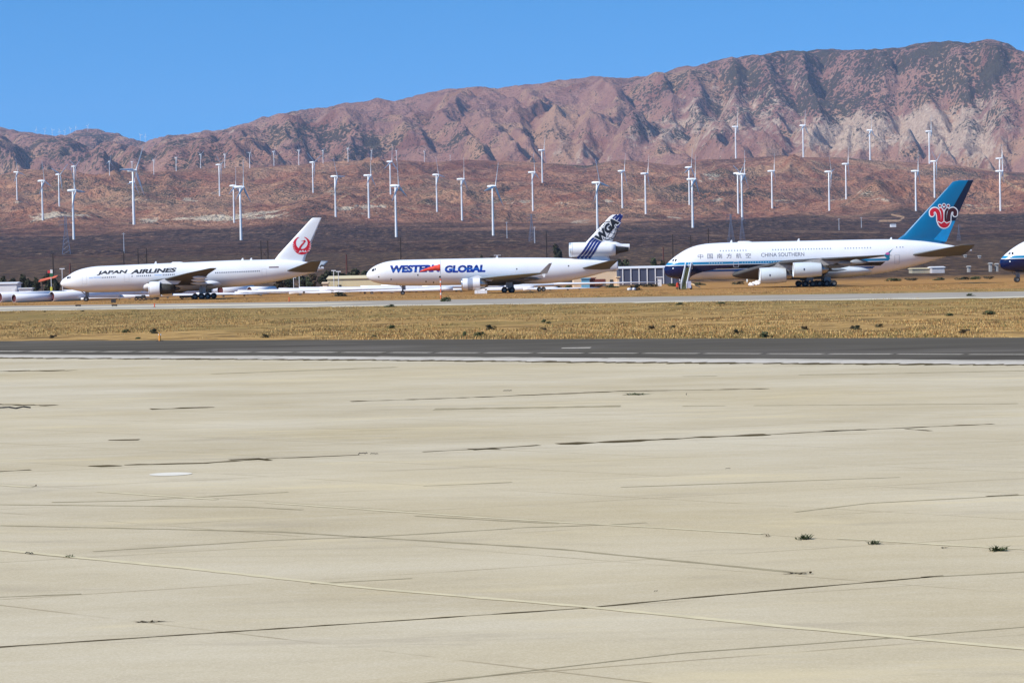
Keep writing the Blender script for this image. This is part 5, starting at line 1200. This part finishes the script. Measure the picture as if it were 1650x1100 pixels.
TREES = [(6, 445, 700, 18, 0, 'dark evergreen at the left picture edge behind the white cabin'), (20, 443, 702, 16, 1, 'second dark evergreen from the left edge'), (35, 442, 705, 20, 0, 'broad dark evergreen above the box trailer'), (48, 444, 700, 18, 1, 'dark evergreen left of the orange canopy'), (58, 447, 695, 16, 0, 'low dark evergreen touching the orange canopy'),
         (75, 434, 690, 20, 1, 'dark round tree behind the red and white board'), (90, 445, 700, 16, 0, 'low dark tree between the board and the left airliner nose'), (448, 446, 720, 24, 3, 'brownish tree under the crane tail fuselage'), (466, 444, 720, 22, 0, 'dark tree left of the two white posts'), (488, 440, 715, 24, 0, 'dark tree right of the two white posts'),
         (505, 440, 710, 24, 3, 'bare pinkish brown tree right of the crane tail'), (498, 446, 705, 16, 2, 'small green tree under the tail cone of the left airliner'), (522, 436, 730, 26, 0, 'dark tree behind the small beige shed'), (545, 431, 740, 30, 1, 'wide dark tree behind the left end of the beige hangar'), (566, 433, 745, 30, 0, 'dark tree behind the middle of the beige hangar'),
         (585, 431, 745, 26, 1, 'dark tree behind the freighter nose'), (600, 436, 745, 20, 0, 'dark tree hidden partly by the freighter windscreen'), (898, 393, 1250, 18, 0, 'tall dark tree left of the tail engine'), (1002, 413, 900, 22, 1, 'dark tree under the tail engine exhaust'), (1014, 418, 900, 22, 2, 'green tree right of the tail engine exhaust'), (1057, 416, 900, 22, 2, 'green tree left of the navy nose'), (1066, 420, 905, 16, 0, 'dark tree touching the navy nose'),
         (777, 411, 1250, 10, 0, 'small dark tree over the middle freighter roof'), (790, 410, 1260, 12, 1, 'dark tree by the roof antenna of the middle freighter')]
for a in TREES: tree(*a)
# shrubs
SPR = []
for k, s in ((0, 50), (3, 51), (2, 52), (1, 53)):
    me = crown_mesh(380, .95, .62, .45, s, .11, 6); me.materials.append(leaf_mats[k]); SPR.append(me)
def shrub(px, py, w, h, kind, lab, grp, name='shrub', Y=None, cat='shrub'):
    p = ground(px, py) if Y is None else at(px, py, Y); z = 0 if p.y < 690 else tz(p.x, p.y)
    o = bpy.data.objects.new(name, SPR[kind]); COL.objects.link(o); o.location = (p.x, p.y, z-.03); o.rotation_euler = (0, 0, random.uniform(0, 6)); k = .48 if py > 500 else .85; o.scale = (w/1.9*k, w/1.9*k, h/1.1*k*.8); tag(o, lab, cat, grp)
gsh = 'shrubs in the dry grass beside the runway'
for px, py, w, h, k, lab in [(790, 531, 2.3, 1.2, 0, 'darkest and largest shrub in the middle of the dry grass'), (773, 541, 2.3, .9, 1, 'grey-green shrub just left below the darkest shrub'), (748, 541.5, 1.2, 1.1, 1, 'narrow green shrub third left of the darkest shrub'), (631, 529, 2.0, .9, 1, 'green shrub in the grass below the freighter nose'), (600, 543, 1.4, .6, 3, 'small green shrub at the asphalt edge below the freighter nose'),
                         (1235, 543.5, 2.5, 1.3, 3, 'bright green shrub at the asphalt edge below the double-decker'), (1188, 537.5, 1.8, .9, 0, 'dark shrub left of the bright green shrub'), (1298, 531.5, 1.6, .9, 2, 'brown shrub right of the bright green shrub'), (1381, 531, 2.0, 1.0, 0, 'left dark shrub of the pair below the wing gear'), (1372, 530, 1.2, .8, 2, 'brown tuft beside the left dark shrub'), (1417, 527, 1.6, .8, 0, 'right dark shrub of the pair below the wing gear'),
                         (428, 544, 1.5, .9, 0, 'dark shrub by the asphalt edge below the crane tail'), (222, 546, 1.6, .5, 1, 'flat green shrub left of the orange marker'), (203, 536, 2.0, .9, 1, 'grey-green shrub above the flat green shrub'), (248, 537, 2.2, 1.2, 0, 'dark shrub left of the orange marker in the grass'), (86, 545, 1.6, .9, 2, 'brown-green shrub at the lower left grass edge'), (1553, 537, 2.0, .9, 2, 'brown shrub at lower right in the dry grass'), (1594, 507, 3.0, 1.1, 1, 'grey shrub at far right near the taxiway'),
                         (1530, 509, 2.0, .8, 1, 'grey shrub left of the far right shrub'), (876, 532, 1.4, .7, 2, 'brown tuft right of the darkest shrub'), (966-90, 519, 1.6, .8, 1, 'small grey tuft above the brown tuft mid-grass'), (875+9, 528-7, 1.2, .6, 1, 'tiny grey tuft by the small grey tuft'), (1052, 530, 1.8, .8, 2, 'brown shrub below the gap between freighter and double-decker'), (1085, 529, 1.8, .8, 0, 'dark tuft right of the brown shrub below the gap')]:
    shrub(px, py, w, h, k, lab, gsh)
tsh = 'shrubs along the taxiway edge'
for px, py, w, h, k, lab in [(629, 494.5, 2.4, .7, 3, 'low green shrub on the taxiway edge below the freighter nose'), (718, 486, 2.8, 1.2, 1, 'green shrub right of the windsock pole foot'), (1096, 491.2, 2.0, .6, 3, 'low green shrub on the near taxiway edge below the double-decker nose'), (1230-68, 490, 1.6, .5, 1, 'low grey shrub on the near taxiway edge below the white lettering'), (133, 502, 1.6, .6, 0, 'dark tuft on the near taxiway edge at far left'), (1564, 477, 2.0, .7, 3, 'green tuft on the taxiway edge at far right'),
                         (72, 502.5, 1.6, .5, 0, 'dark tuft at the left end of the taxiway edge')]:
    shrub(px, py, w, h, k, lab, tsh)
for i, (px, py, w) in enumerate([(900, 455.2, 3), (915, 455.5, 4), (966, 455.6, 5), (985, 455.4, 5), (1050, 453.2, 5), (1085, 453.6, 6), (1035, 453.6, 4), (1130, 452.0, 5), (1190, 452, 5), (1440, 443.5, 6), (1465, 442.8, 6), (1510, 441.8, 5), (1552, 441, 6), (1571, 440.8, 5), (1590, 441, 5)]):
    shrub(px, py, w, 1.3, i % 4, 'low brush clump behind the airliners, %s from the left of its row' % ordw[i], 'brush clumps behind the airliners', Y=655 if px < 1100 else 680)
# dark heap and bush pile
shrub(548, 477.5, 5.2, 1.6, 0, 'dark flattened brush heap between the left airliner and the freighter', 'brush heaps')
shrub(1024, 467.5, 3.6, 2.0, 0, 'dark round bush beside white barrels near the double-decker', 'brush heaps')
# brush line at right as stuff
bl = []
def scatter_mesh(name, pts, hmin, hmax, blades, mats, wid, lab=None, spread=.2):
    v, f, mi = [], [], []
    for (x, y, z) in pts:
        g = random.randrange(len(mats)); hh = random.uniform(hmin, hmax)
        for b in range(blades):
            a = random.uniform(0, 2*PI); bx, by = x+random.gauss(0, spread), y+random.gauss(0, spread); h = hh*random.uniform(.5, 1.1); ln = h*random.uniform(.1, .7)
            k = len(v); wx, wy = wid*math.cos(a+1.57), wid*math.sin(a+1.57)
            v += [(bx-wx, by-wy, z-.02), (bx+wx, by+wy, z-.02), (bx+ln*math.cos(a)+wx*.2, by+ln*math.sin(a)+wy*.2, z+h)]; f.append((k, k+1, k+2)); mi.append(g)
    me = bpy.data.meshes.new(name); me.from_pydata(v, [], f); me.update(); o = obj(name, me, mats)
    me.polygons.foreach_set('material_index', mi); o['kind'] = 'stuff'; return o
straws = [plain('straw_gold', L(182, 149, 92), .9, 0, .2, 3), plain('straw_pale', L(206, 172, 112), .9, 0, .2, 3), plain('straw_ochre', L(160, 116, 64), .9, 0, .2, 3), plain('grass_olive', L(112, 106, 58), .9, 0, .2, 3), plain('straw_brown', L(112, 84, 50), .9, 0, .2, 3)]
pts = []
while len(pts) < 21000:
    px = random.uniform(-40, 1690); Yv = 128+ (560-128)*random.random()**1.25; x = (px-825)/FPX*Yv
    q = proj((x, Yv, 0))
    rn_ = 549.6+(544.2-549.6)*q[0]/1650; rf = 501+(478.6-501)*q[0]/1650; rff = 493.2+(469.6-493.2)*q[0]/1650
    if q[1] > rn_-.3: continue
    if rff-.5 < q[1] < rf+.3: continue
    if vnoise(np.array([x/9.]), np.array([Yv/14.]), 5)[0] < .25+random.random()*.6: continue
    pts.append((x, Yv, 0))
g_ = scatter_mesh('dry_grass', pts, .06, .24, 6, straws, .035, spread=.4); tag(g_, 'golden dry grass between the asphalt and the airliners', 'grass')
# weeds in the joints
def weed(px, py, s, lab, kind=3, n=60, name='weed'):
    p = ground(px, py); rg = random.Random(int(px)); v, f = [], []
    for i in range(n):
        a = rg.uniform(0, 2*PI); L1 = s*rg.uniform(.3, 1.0); el = rg.uniform(.1, .8); w = s*.05
        b = Vector((rg.gauss(0, s*.28), rg.gauss(0, s*.18), 0)); d = Vector((math.cos(a)*math.cos(el), math.sin(a)*math.cos(el), math.sin(el))); sd = Vector((-math.sin(a), math.cos(a), .2))*w
        m = b+d*L1*.5; e = m+(d+Vector((0, 0, -.3)))*L1*.45; k = len(v); v += [b-sd*.5, b+sd*.5, m+sd, m-sd, e]; f += [(k, k+1, k+2, k+3), (k+3, k+2, k+4)]
    o = pydata(name, v, f, leaf_mats[kind]); o.location = (p.x, p.y, .025); tag(o, lab, 'weed', 'weeds growing from the apron joints'); return o
weed(1295, 870, .21, 'left of the three dark green weeds on the right apron', 1, 90); weed(1408, 878, .17, 'middle of the three dark green weeds on the right apron', 1, 80); weed(1607, 889, .22, 'rightmost dark green weed near the right picture edge', 3, 90)
weed(1236, 866, .16, 'thin dry stalk left of the three dark green weeds', 2, 8); weed(1518, 885, .15, 'thin dry stalk between the middle and rightmost weeds', 2, 7); weed(110, 899, .14, 'small olive weed on the pale joint at left', 3, 30); weed(52, 785, .22, 'tiny dry stalk near the left edge under the long crack', 2, 6)
weed(242, 1004, .2, 'flat dry brown weed at lower left', 2, 50).scale = (1.6, .5, .25); weed(1024, 636.5, .6, 'pale flat tuft on the far apron joint', 3, 60).scale = (1.2, 1, .3); weed(1285, 926, .3, 'dry straw smear below the left green weed', 2, 16).scale = (1.8, .5, .3)
# rubber scraps on the apron
def scrap(px, py, l, lab, ang=.4, h=.05):
    p = ground(px, py); bm = bmesh.new(); pr = None; h *= .45; rr_ = .035*min(1, l*1.2)
    for i in range(7):
        a = Vector((-l/2+l*i/7, .05*l*math.sin(i), .02+h*abs(math.sin(i*1.3)))); b = Vector((-l/2+l*(i+1)/7, .05*l*math.sin(i+1), .02+h*abs(math.sin((i+1)*1.3)))); bar(bm, a, b, rr_, rr_*.8, 5)
    o = frombm('rubber_scrap', bm, black); o.location = (p.x, p.y, .02); o.rotation_euler = (0, 0, ang); tag(o, lab, 'debris', 'scraps lying on the apron')
scrap(47, 895, .22, 'short black scrap on the pale joint at left', -.7, .06); scrap(10, 660, 1.9, 'long black ragged scrap at the left picture edge', 0, .16); scrap(818, 631, .35, 'tiny black scrap on the far apron', 0); scrap(585, 733.5, .28, 'curled black strip left of the short gap in the crack', .5, .09); scrap(603, 733.5, .24, 'curled black strip right of the short gap in the crack', -.4, .05)
scrap(1106, 638.5, .14, 'tiny black speck beside the far joint', 1.4, .2); scrap(1173, 757.6, .12, 'tiny dark speck on the middle apron', 0); scrap(1057, 957, .07, 'tiny dark chip near the crossing joints', .5)

# ------------------------------------------------------------------ field furniture
def windsock():
    Y = ground(710.5, 481.5).y; p = ground(710.5, 481.5); top = at(709, 419, Y).z; zs = at(709, 431, Y).z; zlow = at(710, 449, Y).z
    R = thing('windsock', 'orange-red windsock flying left from a thin pole in front of the freighter', 'windsock', (p.x, Y, 0))
    om = plain('orange_windsock', L(222, 66, 44), .7, 0, .12); pm = plain('pale_pole', (.55, .58, .64)); 
    bm = bmesh.new(); bar(bm, (0, 0, 0), (0, 0, zlow), .13, .12, 10); frombm('lower_pole', bm, plain('orange_pole', L(224, 112, 72), .6), R)
    for k in range(3):
        bm = bmesh.new(); bar(bm, (0, 0, zlow*(.2+k*.3)), (0, 0, zlow*(.3+k*.3)), .14, .14, 10); frombm('pole_band', bm, whitem, R)
    bm = bmesh.new(); bar(bm, (0, 0, zlow), (0, 0, top), .05, .04, 8); frombm('upper_pole', bm, pm, R)
    n = 16; v, f = [], []; ln = (709.5-677)/FPX*Y
    for i in range(15):
        s = i/14; r = .62*(1-s)+.17*s+.03*math.sin(i*1.9); cx = -ln*s; cz = zs-(.15*s+.42*s*s)*1.2
        for k in range(n): a = 2*PI*k/n; v.append((cx, r*math.sin(a), cz+r*math.cos(a)*(1-.15*s)))
    for i in range(14):
        for k in range(n): k2 = (k+1) % n; f.append((i*n+k, i*n+k2, (i+1)*n+k2, (i+1)*n+k))
    pydata('sock', v, f, om, R, True)
    bm = bmesh.new(); box(bm, (-.1, 0, at(708.6, 446, Y).z), (.35, .3, .35)); frombm('lamp', bm, darkm, R)
windsock()
def stairs():
    Yt, Yb = 564.6, 557.2; t0 = at(1104.5, 431, Yt); b0 = at(1097, 467, Yb); x1 = at(1107, 467, Yb).x; xt1 = at(1114, 431, Yt).x
    R = thing('boarding_stairs', 'white mobile boarding stairs at the double-decker front door', 'stairs', ((b0.x+x1)/2, Yb, 0)); ox, oy = (b0.x+x1)/2, Yb
    w = (x1-b0.x)/2; zt = 4.6; dx = (t0.x+xt1)/2-ox; dy = Yt-Yb
    ol = plain('olive_steps', L(140, 140, 96), .8, 0, .25, 2)
    for s, nm in ((-1, 'side_rail'), (1, 'side_rail')):
        v = []
        for q in (0, 1):
            for hh in (-.15, 1.15):
                for th in (-.07, .07): v.append((s*w*.92+dx*q+th, dy*q, (.35+zt*q)+hh))
        pydata(nm, v, [(0, 1, 3, 2), (4, 6, 7, 5), (0, 4, 5, 1), (2, 3, 7, 6), (0, 2, 6, 4), (1, 5, 7, 3)], white, R)
    bm = bmesh.new()
    for i in range(18):
        q = i/17; box(bm, (dx*q, dy*q, .25+zt*q), (w*1.7, .5, .12))
        box(bm, (dx*q, dy*q+.22, .13+zt*q), (w*1.7, .04, .24))
    frombm('steps', bm, ol, R)
    bm = bmesh.new(); box(bm, (dx, dy+.7, zt+.25), (w*2, 1.4, .12)); bar(bm, (dx-w, dy+.1, zt+.3), (dx-w, dy+.1, zt+1.4), .04); bar(bm, (dx+w, dy+.1, zt+.3), (dx+w, dy+.1, zt+1.4), .04); box(bm, (dx+w, dy+.7, zt+.9), (.05, 1.4, 1.0)); box(bm, (dx-w, dy+.7, zt+.9), (.05, 1.4, 1.0)); frombm('platform', bm, whitem, R)
    bm = bmesh.new(); box(bm, (w+.45, 1.6, 1.1), (1.0, 3.0, 1.5)); frombm('chassis', bm, plain('lilac_panel', (.5, .52, .66), .5), R)
    bm = bmesh.new(); bar(bm, (0, 4, 0.5), (dx*.7, dy*.8, zt*.7), .12); bar(bm, (w, 4.5, .5), (w+dx*.7, dy*.8, zt*.7), .12); box(bm, (.6, 4.0, .55), (2.2, 3.6, .3)); frombm('frame', bm, darkm, R)
    me, m2 = wheel_mesh(.42, .28)
    for x, y in ((w+1.1, .9), (w+1.1, 4.6), (-w, 4.6)):
        for mm, nm in ((me, 'wheel'), (m2, 'wheel_rim')):
            o = bpy.data.objects.new(nm, mm); COL.objects.link(o); o.parent = R; o.location = (x, y, .42); o.rotation_euler = (0, 0, PI/2)
stairs()
def cart(px, py, lab, col, w=1.3, h=1.2, Y=None):
    p = ground(px, py) if Y is None else Vector((at(px, py, Y).x, Y, 0)); R = thing('service_cart', lab, 'cart', (p.x, p.y, 0)); bm = bmesh.new(); box(bm, (0, 0, .35+h*.4), (w, 1.0, h*.7)); box(bm, (-w*.2, 0, .35+h*.8), (w*.4, .8, h*.35)); bmesh.ops.bevel(bm, geom=bm.edges[:], offset=.06, segments=2, affect='EDGES'); frombm('body', bm, col, R)
    me, m2 = wheel_mesh(.26, .16)
    for x in (-w*.35, w*.35):
        for y in (-.5, .5):
            o = bpy.data.objects.new('wheel', me); COL.objects.link(o); o.parent = R; o.location = (x, y, .26)
cart(1094, 458.5, 'bright orange service cart under the navy nose', plain('bright_orange', L(232, 84, 54), .5), 1.3, 1.2, 572)
# plank, crate, barrels, cover, chocks, signs
bm = bmesh.new(); a, b = at(1113, 456.5, 566), at(1128, 462.5, 562); bar(bm, a, b, .12, .12, 6); tag(frombm('plank', bm, plain('cream_timber', L(216, 190, 150), .8)), 'cream plank leaning beside the boarding stairs', 'plank')
def crate(px0, px1, y0, y1, Y, lab, m, name='crate', cat='crate', d=1.5):
    a, b = at(px0, y1, Y), at(px1, y0, Y); w, h = b.x-a.x, b.z; bm = bmesh.new(); box(bm, (0, 0, h/2), (w, d, h)); bmesh.ops.bevel(bm, geom=bm.edges[:], offset=.04, segments=1, affect='EDGES')
    for k in (-.3, .3): box(bm, (k*w, -d/2-.02, h/2), (.06, .05, h*.96))
    o = frombm(name, bm, m); o.location = ((a.x+b.x)/2, Y, 0); tag(o, lab, cat); return o
crate(765, 785, 467.6, 474.5, 560.0, 'white crate on the ground under the freighter engine', white)
dr = plain('dark_red_paint', L(120, 40, 36), .7)
for px, lab in ((1301, 'left red wheel chock in front of the double-decker gear'), (1309, 'right red wheel chock in front of the double-decker gear')):
    crate(px-3.2, px+3.2, 464.0, 466.4, 548, lab, dr, 'wheel_chock', 'wheel chock', .5)
def cover():
    Y = 553.5; e = at(1206, 461, Y); R = thing('engine_cover', 'crumpled white cover hanging below the inner engine of the double-decker', 'cover', (e.x, Y, 0)); n = 12; v, f = [], []
    for i in range(n+1):
        for j in range(7):
            s, q = i/n, j/6; p = at(1206+19*s, 461.2-3*s-q*(4.5+3.5*s), Y); v.append((p.x-e.x, .5*math.sin(i*1.3+j)+.6*q, max(p.z+.12*math.sin(i*2.1+j*1.7), .05)))
    for i in range(n):
        for j in range(6): f.append((i*7+j, (i+1)*7+j, (i+1)*7+j+1, i*7+j+1))
    o = pydata('cloth', v, f, plain('white_cloth', (.78, .74, .72), .8), R, True); md = o.modifiers.new('thick', 'SOLIDIFY'); md.thickness = .04
cover()
v, f = lathe([(-.5, .02), (-.5, .3), (.5, .3), (.5, .02)], 16)
for px, py, lab in ((1014.5, 468.2, 'white barrel lying left of the dark round bush'), (1021.5, 467.8, 'white barrel lying in front of the dark round bush')):
    o = pydata('barrel', v, f, white2, None, True); p = ground(px, py); o.location = (p.x, p.y-.6, .3); o.rotation_euler = (0, 0, .5 if px < 1018 else 1.2); tag(o, lab, 'barrel', 'white barrels by the dark bush')
def marker(px, py, hpx, lab, col, name='marker_post'):
    p = ground(px, py); h = hpx/FPX*p.y; R = thing(name, lab, 'marker', (p.x, p.y, 0), 0, 'orange marker posts'); bm = bmesh.new(); bar(bm, (0, 0, 0), (0, 0, h), .10, .07, 8); frombm('post', bm, col, R); bm = bmesh.new(); box(bm, (0, 0, h*.8), (.22, .1, h*.2)); frombm('reflector', bm, whitem if px < 260 and py > 520 else col, R)
    bm = bmesh.new(); box(bm, (0, 0, .03), (.5, .4, .06)); frombm('foot', bm, darkm, R)
og = plain('marker_orange', L(226, 92, 48), .6)
marker(249, 495.2, 6.5, 'red-orange marker on the taxiway below the left airliner engine', og); marker(466, 486.5, 8, 'orange marker on the grass below the crane tail', og); marker(257.5, 550, 14, 'yellow-orange marker post at the asphalt edge', plain('marker_yellow', L(230, 150, 50), .6))
def tsign(px, py, lab, w, h, raised):
    p = ground(px, py); R = thing('taxiway_sign', lab, 'sign', (p.x, p.y, 0), 0, 'dark taxiway signs'); bm = bmesh.new(); box(bm, (0, 0, raised+h/2), (w, .25, h)); frombm('board', bm, darkm, R); bm = bmesh.new()
    for s in (-.35, .35): bar(bm, (s*w, 0, 0), (s*w, 0, raised+.05), .05)
    frombm('leg', bm, darkm, R)
tsign(126, 494, 'small black taxiway sign below the left airliner nose gear', 1.0, .28, .1); tsign(184.5, 494, 'low dark taxiway sign on the pavement edge', 1.0, .3, .1); tsign(183, 488.5, 'dark maroon sign standing behind the low dark sign', 1.0, .7, .15)
# dark support stands / ground gear under the left airliner
def stand(px0, px1, y0, y1, Y, lab):
    a, b = at(px0, y1, Y), at(px1, y0, Y); w, h = b.x-a.x, max(b.z, .5); R = thing('ballast_cart', lab, 'cart', ((a.x+b.x)/2, Y, 0), 0, 'dark ground carts under the left airliner'); bm = bmesh.new(); box(bm, (0, 0, h*.65), (w, 1.8, h*.5)); frombm('bed', bm, darkm, R); bm = bmesh.new(); box(bm, (w*.3, 0, h*.95), (w*.3, 1.6, h*.15)); frombm('lid', bm, darkm, R)
    me, m2 = wheel_mesh(min(h*.4, .4), .25)
    for x in (-w*.4, 0, w*.4):
        o = bpy.data.objects.new('wheel', me); COL.objects.link(o); o.parent = R; o.location = (x, -.9, min(h*.4, .4))
stand(219, 234, 475.5, 486, 566, 'dark cart left of the near engine of the left airliner'); stand(234, 256, 479, 486.5, 562, 'low dark cart under the near engine of the left airliner'); stand(290, 333, 475, 485.2, 574, 'dark cart just ahead of the main wheels of the left airliner')

# stored tower sections (tubes) and blades on the ground behind the airliners
tubew = plain('storage_white', (.80, .80, .84), .4, 0, .06, .4); inner = plain('dark_red_interior', L(84, 34, 36), .9, 0, .2, 2)
def tube_proto(L_, r):
    R = thing('tower_section', 'white steel tube', 'tube'); 
    v, f = lathe([(.0, r*.93), (.0, r), (L_, r*.97), (L_, .02)], 30); pydata('shell', v, f, tubew, R, True)
    v, f = lathe([(.0, r*.93), (.25, r*.93), (.25, .02)], 30); f = [q[::-1] for q in f]; pydata('lining', v, f, inner, R, True); return R
tb = None; gtb = 'white steel tubes stored behind the left airliner'
TU = [(-1, 487, 592, 14, 1.20, .85), (22.5, 487, 578, 11, .98, .8), (83.5, 484.5, 584, 15, 1.18, .8), (43, 480.5, 604, 9, 1.2, .75), (103, 481.5, 622, 9, 1.25, .8), (150, 480, 640, 10, 1.25, .8), (172, 479, 648, 8, 1.5, .8), (195, 478.5, 655, 10, 1.25, .8), (216, 477.5, 660, 10, 1.4, .8), (265, 477, 650, 10, 1.2, .8), (292, 477, 655, 8, 1.1, .8), (331, 475, 665, 8, 1.05, .8), (355, 474, 660, 9, 1.3, .8), (378, 474, 665, 8, 1.1, .8), (402, 473, 660, 7, 1.1, .8)]
for i, (px, py, Y, ln, r, yw) in enumerate(TU):
    p = at(px, py, Y)
    if i == 0: o = tb = tube_proto(10, 1)
    else: o = copy_tree(tb)
    o.location = (p.x, Y, r*1.0); o.scale = (ln/10*1.25, r, r); o.rotation_euler = (0, 0, yw); tag(o, 'white steel tube with a dark round end on the ground, %s from the left' % ordw[i], 'tube', gtb)
def blade_proto():
    st = [(0, .62, .62), (2, .62, .6), (6, 1.25, .45), (14, 1.0, .3), (24, .7, .18), (34, .3, .07)]; v, f = [], []
    for t, c, th in st:
        for k in range(12): a = 2*PI*k/12; v.append((t, c*math.cos(a), th*math.sin(a)))
    for i in range(len(st)-1):
        for k in range(12): k2 = (k+1) % 12; f.append((i*12+k, (i+1)*12+k, (i+1)*12+k2, i*12+k2))
    f += [tuple(range(12)), tuple(reversed([(len(st)-1)*12+k for k in range(12)]))]
    R = thing('turbine_blade', 'white blade', 'turbine blade'); pydata('blade_shell', v, f, tubew, R, True)
    bm = bmesh.new(); box(bm, (3, 0, -.55), (.6, 1.8, .45)); frombm('cradle', bm, dgrey, R)
    bm = bmesh.new(); box(bm, (20, 0, -.5), (.6, 1.4, .55)); frombm('cradle', bm, dgrey, R); return R
bp = blade_proto(); gbl = 'white turbine blades stored on the ground'
BL = []
for i in range(34):
    if i < 5: BL.append((132+i*62, 588+i*10, .10, .45 if i == 0 else .8, .75))
    else: BL.append((385+(i-5)*16.5, 606+(i*37 % 60), random.choice([.05, -.06, .12] if i < 26 else [.05, PI+.05, PI-.08]), random.uniform(.75, 1.05), .75+.55*(i % 2)))
BL += [(845, 600, .2, .55, .7), (862, 606, PI-.2, .6, 1.3), (880, 604, .35, .45, .8), (900, 612, PI+.1, .6, .7)]
for i, (px, Y, yw, sc, zz_) in enumerate(BL):
    x = (px-825)/FPX*Y; o = bp if i == 0 else copy_tree(bp); o.location = (x, Y, zz_*sc+.1); o.rotation_euler = (random.uniform(-.4, .4), 0, yw); o.scale = (sc, sc, sc)
    where_ = 'behind the left airliner' if px < 540 else ('between the left airliner and the freighter nose' if px < 600 else 'under the middle freighter')
    tag(o, 'long white turbine blade lying among others %s' % where_, 'turbine blade', 'stored turbine blades %s' % where_)
# loose wheel under the freighter rear
R = thing('spare_wheel_pair', 'pair of black wheels on the ground behind the freighter main gear', 'wheel', (at(869, 471.5, 585).x, 585, 0)); me, m2 = wheel_mesh(.55, .4)
for k in (0, 1.0):
    o = bpy.data.objects.new('tyre', me); COL.objects.link(o); o.parent = R; o.location = (k, 0, .55)
    o = bpy.data.objects.new('rim', m2); COL.objects.link(o); o.parent = R; o.location = (k, 0, .55)

# ------------------------------------------------------------------ haze
bm = bmesh.new(); box(bm, (0, 9000, 640), (26000, 18900, 1290)); 
for v_ in bm.verts:
    pass
me = bpy.data.meshes.new('haze'); bm.to_mesh(me); bm.free()
hm = bpy.data.materials.new('haze_air'); hm.use_nodes = True; nt = hm.node_tree; nt.nodes.remove(nt.nodes['Principled BSDF'])
pv = nt.nodes.new('ShaderNodeVolumePrincipled'); pv.inputs['Color'].default_value = (.58, .70, 1.0, 1); pv.inputs['Density'].default_value = 2.6e-5; pv.inputs['Anisotropy'].default_value = .0
nt.links.new(pv.outputs[0], nt.nodes['Material Output'].inputs['Volume'])
hz = obj('haze', me, hm); hz['kind'] = 'stuff'; tag(hz, 'thin blue air haze over the plain and mountains', 'haze')

# ------------------------------------------------------------------ light
SUN_EL, SUN_AZ = 41.0, 240.0      # azimuth clockwise from +Y (north)
sd = bpy.data.lights.new('sun', 'SUN'); sd.energy = 5.0; sd.angle = math.radians(.53); sd.color = (1, .95, .86)
so = bpy.data.objects.new('sun', sd); COL.objects.link(so)
e, a = math.radians(SUN_EL), math.radians(SUN_AZ); dirv = Vector((math.sin(a)*math.cos(e), math.cos(a)*math.cos(e), math.sin(e)))
so.rotation_euler = dirv.to_track_quat('Z', 'Y').to_euler()
w = bpy.data.worlds.new('World'); S.world = w; w.use_nodes = True; nt = w.node_tree; bg = nt.nodes['Background']
sky = nt.nodes.new('ShaderNodeTexSky'); sky.sky_type = 'NISHITA'; sky.sun_disc = False; sky.sun_elevation = e; sky.sun_rotation = a; sky.altitude = 800; sky.air_density = 1.0; sky.dust_density = .0; sky.ozone_density = 4.0
tc = nt.nodes.new('ShaderNodeTexCoord'); mp = nt.nodes.new('ShaderNodeMapping'); mp.inputs['Scale'].default_value = (1, 1, 1.6); mp.inputs['Location'].default_value = (0, 0, .16)
nt.links.new(tc.outputs['Generated'], mp.inputs[0]); nt.links.new(mp.outputs[0], sky.inputs[0])
mx = nt.nodes.new('ShaderNodeMix'); mx.data_type = 'RGBA'; mx.blend_type = 'MULTIPLY'; mx.inputs[0].default_value = 1; mx.inputs[7].default_value = (.33, .97, 1.24, 1)
nt.links.new(sky.outputs[0], mx.inputs[6]); nt.links.new(mx.outputs[2], bg.inputs[0]); bg.inputs[1].default_value = .15
S.view_settings.view_transform = 'Standard'; S.view_settings.look = 'None'; S.view_settings.exposure = 0.2; S.view_settings.gamma = 1
S.cycles.volume_bounces = 0; S.cycles.max_bounces = 6; S.cycles.volume_step_rate = 10
